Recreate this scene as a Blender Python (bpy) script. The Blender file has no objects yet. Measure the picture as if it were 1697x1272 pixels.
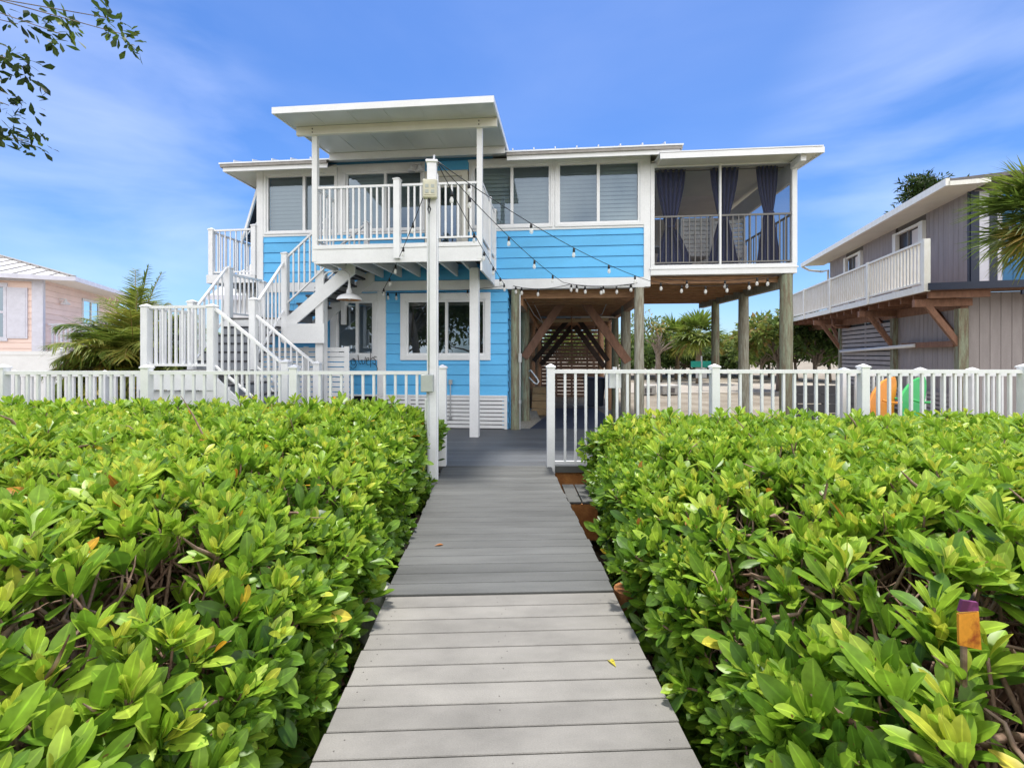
import bpy, math, random
import numpy as np
from mathutils import Vector, Matrix, noise as mnoise
random.seed(7); rng = np.random.default_rng(11)
sc = bpy.context.scene
col = sc.collection
PI = math.pi

# ------------------------------------------------------------------ materials
def new_mat(name):
    m = bpy.data.materials.new(name); m.use_nodes = True
    nt = m.node_tree
    return m, nt, nt.nodes, nt.links, nt.nodes['Principled BSDF']

def mat(name, c, rough=.6, amp=.08, scale=6., stretch=(1, 1, 1), bump=0., bscale=60., metal=0., spec=.4, c2=None, lo=.4, hi=.65, tint=False, fine=0.):
    m, nt, N, L, b = new_mat(name)
    tc = N.new('ShaderNodeTexCoord'); mp = N.new('ShaderNodeMapping'); mp.inputs['Scale'].default_value = stretch
    L.new(tc.outputs['Object'], mp.inputs['Vector'])
    nz = N.new('ShaderNodeTexNoise'); nz.inputs['Scale'].default_value = scale; nz.inputs['Detail'].default_value = 6
    nz.inputs['Roughness'].default_value = .6
    L.new(mp.outputs[0], nz.inputs['Vector'])
    rp = N.new('ShaderNodeValToRGB'); L.new(nz.outputs['Fac'], rp.inputs[0])
    if c2 is None:
        a = [max(0, x*(1-amp)) for x in c]; d = [min(1, x*(1+amp)) for x in c]
        rp.color_ramp.elements[0].position = .3; rp.color_ramp.elements[1].position = .7
    else:
        a, d = c, c2
        rp.color_ramp.elements[0].position = lo; rp.color_ramp.elements[1].position = hi
    rp.color_ramp.elements[0].color = (*a, 1); rp.color_ramp.elements[1].color = (*d, 1)
    out = rp.outputs[0]
    if fine > 0:
        n3 = N.new('ShaderNodeTexNoise'); n3.inputs['Scale'].default_value = bscale; n3.inputs['Detail'].default_value = 4
        L.new(mp.outputs[0], n3.inputs['Vector'])
        mr = N.new('ShaderNodeMapRange'); mr.inputs['From Min'].default_value = .3; mr.inputs['From Max'].default_value = .7
        mr.inputs['To Min'].default_value = 1-fine; mr.inputs['To Max'].default_value = 1+fine
        L.new(n3.outputs['Fac'], mr.inputs['Value'])
        mx = N.new('ShaderNodeVectorMath'); mx.operation = 'SCALE'
        L.new(out, mx.inputs[0]); L.new(mr.outputs[0], mx.inputs['Scale']); out = mx.outputs[0]
    if tint:
        at = N.new('ShaderNodeAttribute'); at.attribute_name = 'tint'
        mx = N.new('ShaderNodeVectorMath'); mx.operation = 'SCALE'
        L.new(out, mx.inputs[0]); L.new(at.outputs['Fac'], mx.inputs['Scale']); out = mx.outputs[0]
    L.new(out, b.inputs['Base Color'])
    b.inputs['Roughness'].default_value = rough; b.inputs['Metallic'].default_value = metal
    b.inputs['Specular IOR Level'].default_value = spec
    if bump > 0:
        n2 = N.new('ShaderNodeTexNoise'); n2.inputs['Scale'].default_value = bscale; n2.inputs['Detail'].default_value = 5
        L.new(mp.outputs[0], n2.inputs['Vector'])
        bp = N.new('ShaderNodeBump'); bp.inputs['Strength'].default_value = bump; bp.inputs['Distance'].default_value = .01
        L.new(n2.outputs['Fac'], bp.inputs['Height']); L.new(bp.outputs[0], b.inputs['Normal'])
    return m

def leaf_mat(name, stops, trans=.35, rough=.42, spec=.4):
    m, nt, N, L, b = new_mat(name)
    at = N.new('ShaderNodeAttribute'); at.attribute_name = 'tint'
    rp = N.new('ShaderNodeValToRGB'); L.new(at.outputs['Fac'], rp.inputs[0])
    e = rp.color_ramp.elements
    e[0].position = stops[0][0]; e[0].color = (*stops[0][1], 1)
    e[1].position = stops[-1][0]; e[1].color = (*stops[-1][1], 1)
    for p, c in stops[1:-1]:
        k = e.new(p); k.color = (*c, 1)
    tc = N.new('ShaderNodeTexCoord'); nz = N.new('ShaderNodeTexNoise'); nz.inputs['Scale'].default_value = 25
    L.new(tc.outputs['Object'], nz.inputs['Vector'])
    mr = N.new('ShaderNodeMapRange'); mr.inputs['To Min'].default_value = .78; mr.inputs['To Max'].default_value = 1.22
    mr.inputs['From Min'].default_value = .3; mr.inputs['From Max'].default_value = .7
    L.new(nz.outputs['Fac'], mr.inputs['Value'])
    mx = N.new('ShaderNodeVectorMath'); mx.operation = 'SCALE'
    L.new(rp.outputs[0], mx.inputs[0]); L.new(mr.outputs[0], mx.inputs['Scale'])
    sp = N.new('ShaderNodeTexNoise'); sp.inputs['Scale'].default_value = 38; sp.inputs['Detail'].default_value = 2; L.new(tc.outputs['Object'], sp.inputs['Vector'])
    sr = N.new('ShaderNodeMapRange'); sr.inputs['From Min'].default_value = .70; sr.inputs['From Max'].default_value = .75; L.new(sp.outputs['Fac'], sr.inputs['Value'])
    sm = N.new('ShaderNodeMix'); sm.data_type = 'RGBA'; L.new(sr.outputs[0], sm.inputs[0]); L.new(mx.outputs[0], sm.inputs[6]); sm.inputs[7].default_value = (.16, .10, .03, 1)
    class _O: outputs = [sm.outputs[2]]
    mx = _O
    ra = N.new('ShaderNodeAttribute'); ra.attribute_name = 'rib'
    rr = N.new('ShaderNodeMapRange'); rr.inputs['From Min'].default_value = .86; rr.inputs['From Max'].default_value = .95; rr.inputs['To Min'].default_value = 1.0; rr.inputs['To Max'].default_value = 1.45
    L.new(ra.outputs['Fac'], rr.inputs['Value'])
    m3 = N.new('ShaderNodeVectorMath'); m3.operation = 'SCALE'; L.new(mx.outputs[0], m3.inputs[0]); L.new(rr.outputs[0], m3.inputs['Scale']); mx = m3
    L.new(mx.outputs[0], b.inputs['Base Color'])
    b.inputs['Roughness'].default_value = rough; b.inputs['Specular IOR Level'].default_value = spec
    t = N.new('ShaderNodeBsdfTranslucent'); L.new(mx.outputs[0], t.inputs['Color'])
    ms = N.new('ShaderNodeMixShader'); ms.inputs[0].default_value = trans
    L.new(b.outputs[0], ms.inputs[1]); L.new(t.outputs[0], ms.inputs[2])
    L.new(ms.outputs[0], N['Material Output'].inputs['Surface'])
    return m

def glass_mat(name, tintc, refl=.12, rough=.0):
    m, nt, N, L, b = new_mat(name)
    tr = N.new('ShaderNodeBsdfTransparent'); tr.inputs[0].default_value = (*tintc, 1)
    gl = N.new('ShaderNodeBsdfGlossy'); gl.inputs['Roughness'].default_value = rough
    gl.inputs['Color'].default_value = (.72, .86, 1, 1)
    fr = N.new('ShaderNodeFresnel'); fr.inputs['IOR'].default_value = 1.5
    ad = N.new('ShaderNodeMath'); ad.operation = 'ADD'; ad.inputs[1].default_value = refl; ad.use_clamp = True
    L.new(fr.outputs[0], ad.inputs[0])
    ms = N.new('ShaderNodeMixShader'); L.new(ad.outputs[0], ms.inputs[0])
    L.new(tr.outputs[0], ms.inputs[1]); L.new(gl.outputs[0], ms.inputs[2])
    L.new(ms.outputs[0], N['Material Output'].inputs['Surface'])
    return m

def screen_mat(name, c, opacity):
    m, nt, N, L, b = new_mat(name)
    tr = N.new('ShaderNodeBsdfTransparent')
    b.inputs['Base Color'].default_value = (*c, 1); b.inputs['Roughness'].default_value = .7
    ms = N.new('ShaderNodeMixShader'); ms.inputs[0].default_value = opacity
    L.new(tr.outputs[0], ms.inputs[1]); L.new(b.outputs[0], ms.inputs[2])
    L.new(ms.outputs[0], N['Material Output'].inputs['Surface'])
    return m

M = {}
M['white'] = mat('white_paint', (.78, .79, .80), .45, .05, 3, bump=.03, bscale=40, fine=.03)
M['vinyl'] = mat('white_aluminium', (.79, .80, .815), .38, .055, 4, fine=.03)
M['cream'] = mat('cream_paint', (.74, .72, .64), .5, .05, 3)
M['blue'] = mat('blue_siding', (.115, .47, .83), .5, .07, 1.4, (1, 1, 3), bump=.12, bscale=70, fine=.05, tint=True)
M['dark_blue'] = mat('navy_paint', (.02, .03, .06), .5)
M['roofmetal'] = mat('galvalume', (.62, .64, .66), .35, .06, 2, metal=.35)
M['drip'] = mat('weathered_fascia', (.30, .28, .26), .6, .2, 8)
M['awning_under'] = mat('awning_pan', (.60, .62, .60), .3, .12, 1.1, (1, .3, 1), metal=.15)
M['post'] = mat('weathered_post', (.22, .19, .14), .85, c2=(.40, .40, .32), lo=.35, hi=.65, scale=7, stretch=(5, 5, .5), bump=.5, bscale=30, fine=.15)
M['green_post'] = mat('algae_stained_post', (.19, .15, .10), .85, c2=(.27, .30, .21), lo=.38, hi=.6, scale=5, stretch=(4, 4, .5), bump=.5, bscale=30, fine=.18)
M['brown'] = mat('stained_timber', (.27, .14, .075), .75, c2=(.48, .28, .16), lo=.3, hi=.7, scale=6, stretch=(1, 8, 8), bump=.3, bscale=40, fine=.1)
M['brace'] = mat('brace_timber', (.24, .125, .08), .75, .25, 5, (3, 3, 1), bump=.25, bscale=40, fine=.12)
M['silhouette_timber'] = mat('silhouette_timber', (.035, .022, .016), .8, .3, 5)  # rear braces' silhouette darkness is put into the timber colour
M['slatwood'] = mat('brown_slats', (.20, .12, .085), .8, .3, 4, (1, 1, 6), fine=.12)
M['rawwood'] = mat('raw_lumber', (.45, .31, .17), .75, .2, 5, (1, 6, 6))
M['orange_wood'] = mat('rusty_treated_board', (.25, .085, .025), .75, c2=(.45, .20, .06), lo=.3, hi=.7, scale=7, bump=.3, fine=.15)
M['lightboard'] = mat('weathered_composite', (.212, .202, .182), .75, .19, 2.2, (1, 2, 1), bump=.25, bscale=140, fine=.10, tint=True)
M['darkboard'] = mat('grey_composite', (.098, .100, .096), .62, .26, 2.0, (.5, 3, 1), bump=.25, bscale=140, fine=.12, tint=True)
M['deck'] = mat('slate_decking', (.088, .095, .105), .55, .2, 1.6, (.4, 2, 1), bump=.2, bscale=120, fine=.1, tint=True)
M['screw'] = mat('screw_head', (.12, .11, .10), .5, metal=.6)
M['black'] = mat('black_rubber', (.015, .015, .016), .5)
M['bronze'] = mat('charcoal_rail', (.16, .155, .15), .5)
M['interior'] = mat('interior_wall', (.22, .22, .215), .8)
M['dark_in'] = mat('dark_interior', (.03, .033, .035), .8)
M['blind'] = mat('zebra_blind', (.46, .50, .51), .8, .05)
M['glass'] = glass_mat('window_glass', (.62, .68, .69), .11)
M['glass_low'] = glass_mat('window_glass_lower', (.40, .45, .42), .20)
M['glass_side'] = mat('side_window_glass', (.035, .028, .03), .3, .2, 3, spec=.25)
M['screen'] = screen_mat('insect_screen', (.03, .029, .029), .35)
M['screen2'] = screen_mat('insect_screen_side', (.04, .04, .04), .25)
M['porchwall'] = mat('porch_wall', (.78, .72, .68), .8, .1, 2)
M['navy'] = mat('navy_curtain', (.030, .046, .155), .85, .25, 5, (6, 6, .6), fine=.1)
M['grey_cloth'] = mat('striped_wicker', (.80, .83, .88), .7, .12, 8)
M['gravel'] = mat('gravel_tan', (.30, .25, .19), .95, c2=(.55, .49, .40), lo=.35, hi=.65, scale=40, bump=.8, bscale=60)
M['green_box'] = mat('utility_box_plastic', (.42, .45, .42), .5)
M['beige_box'] = mat('beige_meter_box', (.62, .60, .47), .5)
M['steel'] = mat('galvanised_steel', (.5, .51, .52), .4, metal=.6)
M['bulb'] = screen_mat('clear_bulb', (.95, .95, .92), .5)
M['rust'] = mat('rusty_chain', (.25, .10, .04), .7, .3, 20)
M['twig'] = mat('twig_bark', (.13, .07, .045), .85, c2=(.36, .25, .18), lo=.35, hi=.65, scale=12, bump=.3)
M['trunk'] = mat('tree_bark', (.16, .12, .09), .9, c2=(.30, .25, .20), lo=.35, hi=.65, scale=8, stretch=(2, 2, .5), bump=.5, bscale=20)
M['palmtrunk'] = mat('palm_trunk', (.20, .15, .10), .9, .3, 10, (1, 1, 6), bump=.5, bscale=25)
M['rock'] = mat('riprap_rock', (.16, .12, .09), .9, c2=(.36, .29, .23), lo=.3, hi=.7, scale=4, bump=.6, bscale=15)
M['pile'] = mat('piling_side', (.22, .26, .20), .85, c2=(.40, .42, .36), lo=.35, hi=.6, scale=6, stretch=(3, 3, .6), bump=.4)
M['piletop'] = mat('piling_top', (.46, .47, .38), .85, .2, 9)
M['pile2'] = mat('rusty_piling', (.15, .075, .03), .85, c2=(.38, .16, .05), lo=.35, hi=.65, scale=6, bump=.4)
M['pink'] = mat('pink_siding', (.90, .70, .62), .6, .05, 1.5, tint=True)
M['lav'] = mat('lavender_white_trim', (.66, .66, .74), .5)
M['greyside'] = mat('mauve_grey_siding', (.325, .292, .288), .75, .12, 2, (3, 3, .5), fine=.08)
M['greyslat'] = mat('grey_slats', (.36, .33, .32), .7, .1, 4)
M['charcoal'] = mat('charcoal_slats', (.045, .046, .055), .6, .2, 4)
M['oldwhite'] = mat('weathered_white_paint', (.76, .74, .66), .6, c2=(.84, .83, .78), lo=.3, hi=.6, scale=5, stretch=(3, 3, 1), fine=.08)
M['bluepanel'] = mat('blue_door', (.03, .16, .34), .5, .1, 2)
M['shingle'] = mat('shingle', (.16, .15, .15), .9, .2, 15)
M['whiteroof'] = mat('white_metal_roof', (.74, .75, .77), .45, .05, 2)
M['orange'] = mat('orange_plastic', (.75, .27, .03), .4, .06)
M['green'] = mat('green_plastic', (.05, .42, .11), .4, .06)
M['sign_green'] = mat('street_sign_green', (.01, .26, .20), .5, .15)
M['concrete'] = mat('concrete', (.5, .49, .46), .9, .15, 6)
M['door'] = mat('door_paint', (.62, .62, .58), .45, .04)
M['lampin'] = mat('lamp_copper_inside', (.55, .27, .12), .5)
M['mat_rubber'] = mat('blue_black_mat', (.035, .042, .066), .6, .15, 8)

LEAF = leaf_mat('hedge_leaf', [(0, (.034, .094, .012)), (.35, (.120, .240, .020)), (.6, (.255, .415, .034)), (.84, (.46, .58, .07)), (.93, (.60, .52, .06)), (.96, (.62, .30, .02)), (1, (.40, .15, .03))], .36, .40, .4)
TLEAF = leaf_mat('tree_leaf', [(0, (.014, .030, .008)), (.5, (.05, .085, .018)), (1, (.15, .21, .035))], .4, .5, .3)
PLEAF = leaf_mat('palm_leaf', [(0, (.05, .075, .014)), (.5, (.13, .20, .03)), (.8, (.25, .28, .05)), (1, (.42, .27, .06))], .4, .45, .4)
FLEAF = leaf_mat('far_leaf', [(0, (.035, .06, .018)), (.5, (.10, .16, .035)), (.85, (.21, .25, .05)), (1, (.33, .22, .08))], .35, .6, .2)

# ------------------------------------------------------------------ mesh builder
class MB:
    def __init__(s): s.v = []; s.f = []; s.t = []; s.tv = 1.
    def _q(s, base, faces):
        for f in faces: s.f.append([base+i for i in f])
    def addv(s, pts):
        b = len(s.v); s.v.extend([tuple(p) for p in pts]); s.t.extend([s.tv]*len(pts)); return b
    def box(s, x0, x1, y0, y1, z0, z1):
        b = s.addv([(x0,y0,z0),(x1,y0,z0),(x1,y1,z0),(x0,y1,z0),(x0,y0,z1),(x1,y0,z1),(x1,y1,z1),(x0,y1,z1)])
        s._q(b, [(0,3,2,1),(4,5,6,7),(0,1,5,4),(1,2,6,5),(2,3,7,6),(3,0,4,7)]); return s
    def hexa(s, p):
        b = s.addv(p); s._q(b, [(0,3,2,1),(4,5,6,7),(0,1,5,4),(1,2,6,5),(2,3,7,6),(3,0,4,7)]); return s
    def bar(s, p0, p1, w, h, up=(0,0,1)):
        p0 = Vector(p0); p1 = Vector(p1); d = (p1-p0).normalized(); u = Vector(up)
        if abs(d.dot(u)) > .98: u = Vector((0,1,0))
        a = d.cross(u).normalized(); n = a.cross(d).normalized()
        a *= w/2; n *= h/2
        s.hexa([p0-a-n, p0+a-n, p1+a-n, p1-a-n, p0-a+n, p0+a+n, p1+a+n, p1-a+n]); return s
    def vbar(s, p0, p1, w, h):
        # sloped rail whose ends are cut vertically
        p0 = Vector(p0); p1 = Vector(p1); d = p1-p0; a = Vector((d.y, -d.x, 0)).normalized()*w/2; n = Vector((0,0,h/2))
        s.hexa([p0-a-n, p0+a-n, p1+a-n, p1-a-n, p0-a+n, p0+a+n, p1+a+n, p1-a+n]); return s
    def tube(s, pts, r, n=8, cap=True):
        pts = [Vector(p) for p in pts]; rs = r if isinstance(r, (list, tuple)) else [r]*len(pts)
        prev = None; rings = []
        for i, p in enumerate(pts):
            d = (pts[min(i+1, len(pts)-1)] - pts[max(i-1, 0)]).normalized()
            if prev is None:
                a = d.orthogonal().normalized()
            else:
                a = (prev - d*prev.dot(d)).normalized()
            prev = a; c = d.cross(a)
            rings.append(s.addv([p + (a*math.cos(2*PI*k/n) + c*math.sin(2*PI*k/n))*rs[i] for k in range(n)]))
        for i in range(len(rings)-1):
            for k in range(n):
                s.f.append([rings[i]+k, rings[i]+(k+1)%n, rings[i+1]+(k+1)%n, rings[i+1]+k])
        if cap:
            s.f.append([rings[0]+k for k in reversed(range(n))]); s.f.append([rings[-1]+k for k in range(n)])
        return s
    def lathe(s, c, prof, n=16, axis='z'):
        rings = []
        for r, h in prof:
            rings.append(s.addv([(c[0]+r*math.cos(2*PI*k/n), c[1]+r*math.sin(2*PI*k/n), c[2]+h) for k in range(n)]))
        for i in range(len(rings)-1):
            for k in range(n):
                s.f.append([rings[i]+k, rings[i]+(k+1)%n, rings[i+1]+(k+1)%n, rings[i+1]+k])
        return s
    def prism(s, poly, axis, a0, a1):
        # poly: 2d points; axis 'y': poly in xz; 'x': poly in yz; 'z': poly in xy
        def P(p, a):
            return {'y': (p[0], a, p[1]), 'x': (a, p[0], p[1]), 'z': (p[0], p[1], a)}[axis]
        n = len(poly)
        b = s.addv([P(p, a0) for p in poly] + [P(p, a1) for p in poly])
        s.f.append([b+i for i in range(n)]); s.f.append([b+n+i for i in reversed(range(n))])
        for i in range(n): s.f.append([b+i, b+n+i, b+n+(i+1)%n, b+(i+1)%n])
        return s
    def post(s, x, y, z0, z1, w=.125, cap=True):
        h = w/2
        s.box(x-h, x+h, y-h, y+h, z0, z1)
        if cap:
            g = h+.012
            s.box(x-g, x+g, y-g, y+g, z1, z1+.022)
            b = s.addv([(x-g,y-g,z1+.022),(x+g,y-g,z1+.022),(x+g,y+g,z1+.022),(x-g,y+g,z1+.022),(x,y,z1+.06)])
            s._q(b, [(0,1,4),(1,2,4),(2,3,4),(3,0,4)])
        return s
    def build(s, name, m, parent=None, smooth=False, bevel=0., fixn=False):
        me = bpy.data.meshes.new(name)
        me.from_pydata(s.v, [], s.f)
        at = me.attributes.new('tint', 'FLOAT', 'POINT'); at.data.foreach_set('value', s.t)
        me.materials.append(m)
        if smooth: me.polygons.foreach_set('use_smooth', [True]*len(me.polygons))
        me.update()
        import bmesh
        bm = bmesh.new(); bm.from_mesh(me); bmesh.ops.recalc_face_normals(bm, faces=bm.faces); bm.to_mesh(me); bm.free()
        o = bpy.data.objects.new(name, me); col.objects.link(o)
        if parent: o.parent = parent
        if bevel > 0:
            b = o.modifiers.new('edge', 'BEVEL'); b.width = bevel; b.segments = 1; b.limit_method = 'ANGLE'
        return o

def np_mesh(name, V, F, T, m, parent=None, smooth=True):
    """V (n,3), F (k,4) quads, T (n,) tint"""
    me = bpy.data.meshes.new(name)
    me.vertices.add(len(V)); me.vertices.foreach_set('co', np.ascontiguousarray(V, dtype=np.float32).ravel())
    k = len(F)
    me.loops.add(k*4); me.loops.foreach_set('vertex_index', np.ascontiguousarray(F, dtype=np.int32).ravel())
    me.polygons.add(k); me.polygons.foreach_set('loop_start', np.arange(0, k*4, 4, dtype=np.int32))
    if smooth: me.polygons.foreach_set('use_smooth', np.ones(k, dtype=bool))
    at = me.attributes.new('tint', 'FLOAT', 'POINT'); at.data.foreach_set('value', np.ascontiguousarray(T, dtype=np.float32))
    rb = me.attributes.new('rib', 'FLOAT', 'POINT'); rb.data.foreach_set('value', (np.arange(len(V)) % 3 == 1).astype(np.float32))
    me.materials.append(m); me.update(calc_edges=True)
    o = bpy.data.objects.new(name, me); col.objects.link(o)
    if parent: o.parent = parent
    return o

def tag(o, label=None, cat=None, group=None, kind=None):
    if label: o['label'] = label
    if cat: o['category'] = cat
    if group: o['group'] = group
    if kind: o['kind'] = kind
    return o
def thing(name, label, cat, loc=(0,0,0), rz=0., group=None):
    o = bpy.data.objects.new(name, None); col.objects.link(o); o.empty_display_size = .3
    o.location = loc; o.rotation_euler = (0, 0, rz)
    return tag(o, label, cat, group)

def nrm(a): return a/np.maximum(np.linalg.norm(a, axis=-1, keepdims=True), 1e-9)

def leaf_arrays(O, D, Nn, Ln, Wd, tint, rows=4, curve=.18, fold=.25, shape='obovate', ts=None):
    """leaf blades as numpy arrays; 3 columns (edge, midrib, edge)"""
    n = len(O); D = nrm(D); S = nrm(np.cross(D, Nn)); U = nrm(np.cross(S, D))
    t = np.linspace(0, 1, rows+1) if ts is None else np.array(ts); rows = len(t)-1
    if shape == 'obovate': w = np.interp(t, [0, .12, .3, .5, .64, .78, .9, .97, 1], [.06, .12, .31, .46, .5, .44, .27, .11, .01])
    elif shape == 'lance': w = np.interp(t, [0, .2, .5, .8, 1], [.1, .4, .5, .3, .02])
    else: w = np.interp(t, [0, .1, .6, 1], [.3, .5, .35, .03])
    V = np.zeros((n, rows+1, 3, 3)); 
    cv = curve*(rng.random(n)*1.4-.2)
    for i in range(rows+1):
        c = O + D*(Ln*t[i])[:, None] - U*(cv*Ln*t[i]**2)[:, None]
        e = S*(Wd*w[i])[:, None]; up = U*(Wd*w[i]*fold)[:, None]
        V[:, i, 0] = c - e + up; V[:, i, 1] = c; V[:, i, 2] = c + e + up
    base = np.arange(n)[:, None]*((rows+1)*3)
    q = []
    for i in range(rows):
        for j in range(2):
            a = i*3+j; q.append([a, a+1, a+4, a+3])
    F = (base[:, :, None] + np.array(q)[None]).reshape(-1, 4)
    return V.reshape(-1, 3), F, np.repeat(tint, (rows+1)*3)

def merge(parts):
    V, F, T, o = [], [], [], 0
    for v, f, t in parts:
        V.append(v); F.append(f+o); T.append(t); o += len(v)
    return np.concatenate(V), np.concatenate(F), np.concatenate(T)

def tubes_arrays(P, R, n=4):
    """P (N,K,3) polylines, R (N,K) radii"""
    N_, K, _ = P.shape
    d = nrm(np.gradient(P, axis=1)); ref = np.broadcast_to(np.array([.3, .9, .1]), d.shape)
    a = nrm(np.cross(d, ref)); c = np.cross(d, a)
    ang = np.arange(n)*2*PI/n
    V = P[:, :, None] + R[:, :, None, None]*(a[:, :, None]*np.cos(ang)[None, None, :, None] + c[:, :, None]*np.sin(ang)[None, None, :, None])
    q = []
    for i in range(K-1):
        for k in range(n): q.append([i*n+k, i*n+(k+1) % n, (i+1)*n+(k+1) % n, (i+1)*n+k])
    F = (np.arange(N_)[:, None, None]*(K*n) + np.array(q)[None]).reshape(-1, 4)
    return V.reshape(-1, 3), F, np.ones(N_*K*n)

# ------------------------------------------------------------------ camera, light, sky
cam = bpy.data.cameras.new('camera'); co = bpy.data.objects.new('camera', cam); col.objects.link(co)
co.location = (0, 0, 1.55); co.rotation_euler = (PI/2, 0, 0)
cam.sensor_width = 36; cam.lens = 760/1697*36; cam.shift_y = -48/1697; cam.clip_start = .05; cam.clip_end = 2000
sc.camera = co
sunv = Vector((.02, .30, 1.0)).normalized()
sl = bpy.data.lights.new('sun', 'SUN'); sl.energy = 3.2; sl.angle = math.radians(6); sl.color = (1, .955, .88)
so = bpy.data.objects.new('sun', sl); col.objects.link(so); so.rotation_euler = sunv.to_track_quat('Z', 'Y').to_euler()
w = bpy.data.worlds.new('World'); sc.world = w; w.use_nodes = True
N = w.node_tree.nodes; L = w.node_tree.links; bg = N['Background']
sky = N.new('ShaderNodeTexSky'); sky.sky_type = 'NISHITA'; sky.sun_disc = False
sky.sun_elevation = math.asin(sunv.z); sky.sun_rotation = math.atan2(sunv.x, sunv.y)
sky.air_density = 1.0; sky.dust_density = .6; sky.ozone_density = 2.2
tc = N.new('ShaderNodeTexCoord')
mp = N.new('ShaderNodeMapping'); mp.inputs['Scale'].default_value = (1.3, 1.3, 4.2); mp.inputs['Rotation'].default_value = (0, .35, .2)
mp.inputs['Location'].default_value = (5.3, 1.9, 0.2)
L.new(tc.outputs['Generated'], mp.inputs['Vector'])
nz = N.new('ShaderNodeTexNoise'); nz.inputs['Scale'].default_value = 1.5; nz.inputs['Detail'].default_value = 7; nz.inputs['Roughness'].default_value = .5
nz.inputs['Distortion'].default_value = .35
L.new(mp.outputs[0], nz.inputs['Vector'])
rp = N.new('ShaderNodeValToRGB'); rp.color_ramp.elements[0].position = .40; rp.color_ramp.elements[1].position = .74
rp.color_ramp.elements[0].color = (0, 0, 0, 1); rp.color_ramp.elements[1].color = (.42, .42, .42, 1)
L.new(nz.outputs['Fac'], rp.inputs[0])
hs = N.new('ShaderNodeHueSaturation'); hs.inputs['Saturation'].default_value = 1.18; hs.inputs['Value'].default_value = 1.0
L.new(sky.outputs[0], hs.inputs['Color'])
# thin high cloud; unseen bright cloud added behind viewer to whiten fill light
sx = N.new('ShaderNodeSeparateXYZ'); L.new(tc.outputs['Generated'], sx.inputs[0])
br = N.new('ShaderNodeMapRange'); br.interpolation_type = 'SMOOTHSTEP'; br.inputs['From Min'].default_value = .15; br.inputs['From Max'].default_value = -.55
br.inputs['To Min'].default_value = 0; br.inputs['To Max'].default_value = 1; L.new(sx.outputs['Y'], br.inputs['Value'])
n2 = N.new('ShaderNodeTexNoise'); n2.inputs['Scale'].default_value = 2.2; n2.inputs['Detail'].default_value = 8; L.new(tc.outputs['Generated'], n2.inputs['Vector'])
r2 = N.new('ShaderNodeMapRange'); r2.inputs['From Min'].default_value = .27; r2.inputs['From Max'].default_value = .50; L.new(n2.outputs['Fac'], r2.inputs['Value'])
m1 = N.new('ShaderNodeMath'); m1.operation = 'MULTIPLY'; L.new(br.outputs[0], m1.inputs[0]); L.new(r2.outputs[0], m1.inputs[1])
def cloud_patch(d, lo, hi, k):
    dp = N.new('ShaderNodeVectorMath'); dp.operation = 'DOT_PRODUCT'; L.new(tc.outputs['Generated'], dp.inputs[0]); dp.inputs[1].default_value = Vector(d).normalized()
    r = N.new('ShaderNodeMapRange'); r.interpolation_type = 'SMOOTHSTEP'; r.inputs['From Min'].default_value = lo; r.inputs['From Max'].default_value = hi; r.inputs['To Max'].default_value = k
    L.new(dp.outputs['Value'], r.inputs['Value']); return r.outputs[0]
pa = cloud_patch((-.88, 1, .47), .955, .998, .46); pb = cloud_patch((.98, 1, .46), .95, .998, .40)
ps = N.new('ShaderNodeMath'); ps.operation = 'ADD'; L.new(pa, ps.inputs[0]); L.new(pb, ps.inputs[1])
pt = N.new('ShaderNodeMath'); pt.operation = 'ADD'; pt.inputs[1].default_value = .07; L.new(ps.outputs[0], pt.inputs[0])
pm = N.new('ShaderNodeMath'); pm.operation = 'MULTIPLY'; pm.use_clamp = True; L.new(pt.outputs[0], pm.inputs[0]); L.new(rp.outputs[0], pm.inputs[1])
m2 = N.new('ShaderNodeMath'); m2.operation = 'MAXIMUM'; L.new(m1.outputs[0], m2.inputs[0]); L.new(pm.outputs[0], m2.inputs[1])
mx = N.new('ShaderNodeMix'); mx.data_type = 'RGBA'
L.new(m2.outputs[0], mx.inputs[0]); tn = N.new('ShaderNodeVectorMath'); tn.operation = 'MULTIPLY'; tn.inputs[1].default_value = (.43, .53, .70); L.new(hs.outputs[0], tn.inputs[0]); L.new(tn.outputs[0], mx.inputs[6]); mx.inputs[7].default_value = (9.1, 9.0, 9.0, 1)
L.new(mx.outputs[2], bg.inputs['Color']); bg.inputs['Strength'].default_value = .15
sc.view_settings.view_transform = 'Standard'; sc.view_settings.look = 'None'; sc.view_settings.exposure = .80; sc.view_settings.gamma = 1
sc.cycles.max_bounces = 8; sc.cycles.transparent_max_bounces = 16; sc.cycles.use_denoising = True
sc.cycles.caustics_reflective = False; sc.cycles.caustics_refractive = False

# ------------------------------------------------------------------ ground
def ground_z(x, y):
    base = -.22 if y > 7.2 else (-.85 if y < 5.6 else -.85 + (y-5.6)/1.6*.63)
    return base + .04*mnoise.noise(Vector((x*.7, y*.7, 0)))*(1 if y < 9 else .4)
xs = [-900, -300, -120, -60, -40, -28] + [i*.5-20 for i in range(81)] + [28, 40, 60, 120, 300, 900]
ys = [-300, -60, -20, -8, -4, -2] + [i*.4-1 for i in range(60)] + [24, 28, 34, 42, 60, 100, 200, 500, 1200]
gb = MB(); gb.addv([(x, y, ground_z(x, y)) for y in ys for x in xs]); nx = len(xs)
for j in range(len(ys)-1):
    for i in range(nx-1): gb.f.append([j*nx+i, j*nx+i+1, (j+1)*nx+i+1, (j+1)*nx+i])
M['ground'] = mat('sandy_ground', (.20, .165, .12), .95, c2=(.34, .30, .235), lo=.35, hi=.7, scale=.8, bump=.5, bscale=18, fine=.2)
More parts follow.
